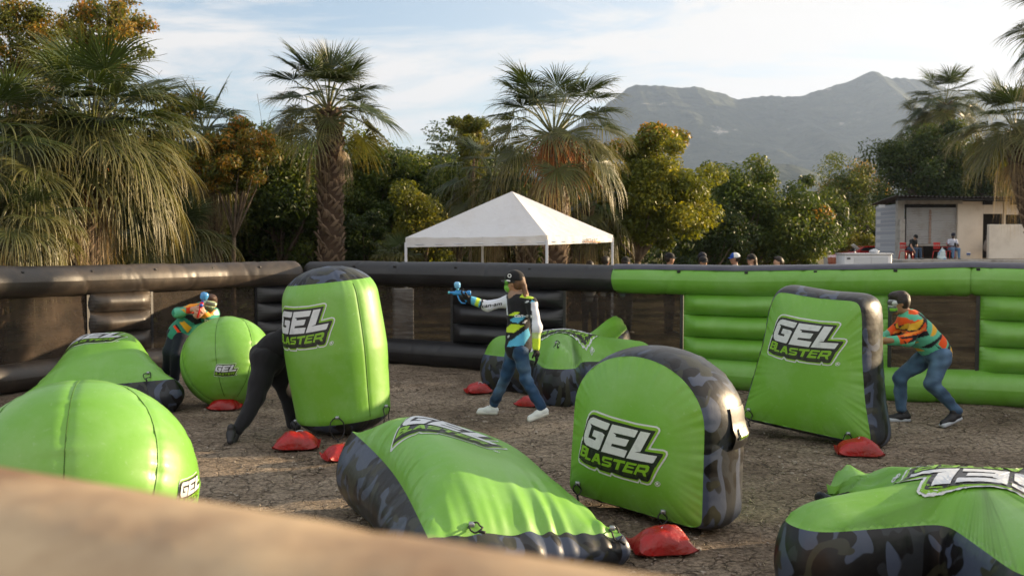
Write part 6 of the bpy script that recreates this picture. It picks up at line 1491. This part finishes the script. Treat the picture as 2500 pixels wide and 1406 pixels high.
# unseen row of trees, added on the sun side to shade the arena
s2 = np.array([math.sin(SUN_AZ), math.cos(SUN_AZ)]); tn = np.array([-s2[1], s2[0]]); rs = np.random.RandomState(9)
for i, k in enumerate(np.arange(-13, 5.2, 2.3)):
    c = np.array([3., 7.])+s2*13.5+tn*k; H = 3.35+rs.uniform(-.3, .3); 
    t = thing('evergreen_tree', 'unseen row of trees added beyond the right end to shade the arena', 'tree', (c[0], c[1], 0), 'unseen trees added to shade the arena')
    cent = np.array([c[0], c[1], H*.5])+rs.uniform(-1, 1, (40, 3))*[1.2, 1.2, H*.36]; V, Fc, col = leaves(cent, np.full(40, .62), 6500, .13, PAL['dark'], rs); mesh('crown', V, Fc, LEAF, t, smooth=False, attrs={'Col': col}); MB().tube([[c[0], c[1], 0], [c[0], c[1], H*.6]], [.14, .08], 8).build('trunk', BARK, t)

# ------------------------------------------------------------------ mountains and haze
def ridge(name, prof, D, depth, base_z, rough, m, seed):
    px = np.array([p[0] for p in prof]); py = np.array([p[1] for p in prof]); n = 420; kk = 46
    x = np.linspace(px[0], px[-1], n); y = np.interp(x, px, py); 
    for _ in range(3): y = (np.r_[y[0], y[:-1]]+2*y+np.r_[y[1:], y[-1]])/4
    V = []; rs = np.random.RandomState(seed)
    Xw = (x-1250)/F*D; top = np.array([ZY(b_, D) for b_ in y]); top = top+rough*.05*wob(Xw[:, None]/60, 1, seed)+rough*.03*wob(Xw[:, None]/17, 1, seed+1)
    for j in range(kk):
        f = j/(kk-1); prof_ = (1-f)**1.25; Yw = D-depth*f
        q = np.stack([Xw/260, np.full(n, f*depth/380)], 1); q2 = np.stack([Xw/90, np.full(n, f*depth/150)], 1)
        sp = np.abs(wob(q, 1, seed+2)); z = base_z+(top-base_z)*prof_-rough*math.sin(math.pi*f)*(sp*1.0)+rough*.35*math.sin(math.pi*f)*wob(q2, 1, seed+3)
        V.append(np.stack([Xw, np.full(n, Yw)+depth*.05*wob(q, 1, seed+5)*math.sin(math.pi*f), z], 1))
    V = np.array(V).transpose(1, 0, 2).reshape(-1, 3); o = mesh(name, V, grid_faces(n, kk), m, kind='structure'); return o
mm = mat('mountain forest', (.030, .040, .026), 1., .1, bump=(.02, 1., 25)); tt = mm.node_tree; b = tt.nodes['Principled BSDF']; co = tt.nodes.new('ShaderNodeTexCoord')
mp = tt.nodes.new('ShaderNodeMapping'); mp.inputs['Scale'].default_value = (1, 1, 2.2); n = tt.nodes.new('ShaderNodeTexNoise'); n.inputs['Scale'].default_value = .0075; n.inputs['Detail'].default_value = 10; n.inputs['Roughness'].default_value = .72
r1 = tt.nodes.new('ShaderNodeValToRGB'); r1.color_ramp.elements[0].position = .35; r1.color_ramp.elements[0].color = (.022, .032, .018, 1); r1.color_ramp.elements[1].position = .62; r1.color_ramp.elements[1].color = (.06, .07, .04, 1); e_ = r1.color_ramp.elements.new(.69); e_.color = (.36, .33, .29, 1)
tt.links.new(co.outputs['Object'], mp.inputs[0]); tt.links.new(mp.outputs[0], n.inputs[0]); tt.links.new(n.outputs[0], r1.inputs[0]); tt.links.new(r1.outputs[0], b.inputs[0])
ridge('mountains', [(900, 600), (1150, 470), (1330, 350), (1400, 310), (1460, 270), (1500, 240), (1530, 214), (1548, 207), (1565, 207), (1600, 210), (1640, 214), (1690, 213), (1730, 220), (1760, 228), (1795, 243), (1850, 238), (1875, 236), (1890, 231), (1905, 236), (1960, 234), (1990, 222), (2050, 205), (2090, 188), (2112, 178), (2128, 172), (2145, 181), (2165, 190), (2200, 194), (2250, 195), (2300, 212), (2370, 240), (2450, 290), (2600, 380), (2800, 470), (3100, 600)], 3200, 1500, -20, 70, mm, 3)
ridge('mountains_beyond', [(1900, 600), (2100, 400), (2200, 255), (2280, 235), (2340, 226), (2400, 222), (2450, 218), (2520, 214), (2650, 205), (2800, 225), (3100, 300), (3500, 420), (3800, 600)], 5200, 1500, -20, 60, mm, 9)
ridge('foothills', [(1000, 600), (1300, 520), (1500, 470), (1700, 425), (1760, 400), (1850, 396), (1930, 402), (2000, 425), (2100, 450), (2300, 440), (2600, 400), (3000, 600)], 1700, 500, -12, 16, mm, 14)
def haze(d):
    m = bpy.data.materials.new('haze air'); m.use_nodes = True; t = m.node_tree; t.nodes.clear(); o = t.nodes.new('ShaderNodeOutputMaterial'); v = t.nodes.new('ShaderNodeVolumePrincipled')
    v.inputs['Color'].default_value = (.52, .68, 1.0, 1); v.inputs['Density'].default_value = d; v.inputs['Anisotropy'].default_value = .35; t.links.new(v.outputs[0], o.inputs['Volume'])
    b = MB(); zt_ = 640.; b.box([300, 2900, (zt_-24)/2], (3400, 3000, (zt_+24)/2)); return b.build('haze', m, None, False, kind='stuff')
HZ = 0.40/3600
if HZ: haze(HZ)
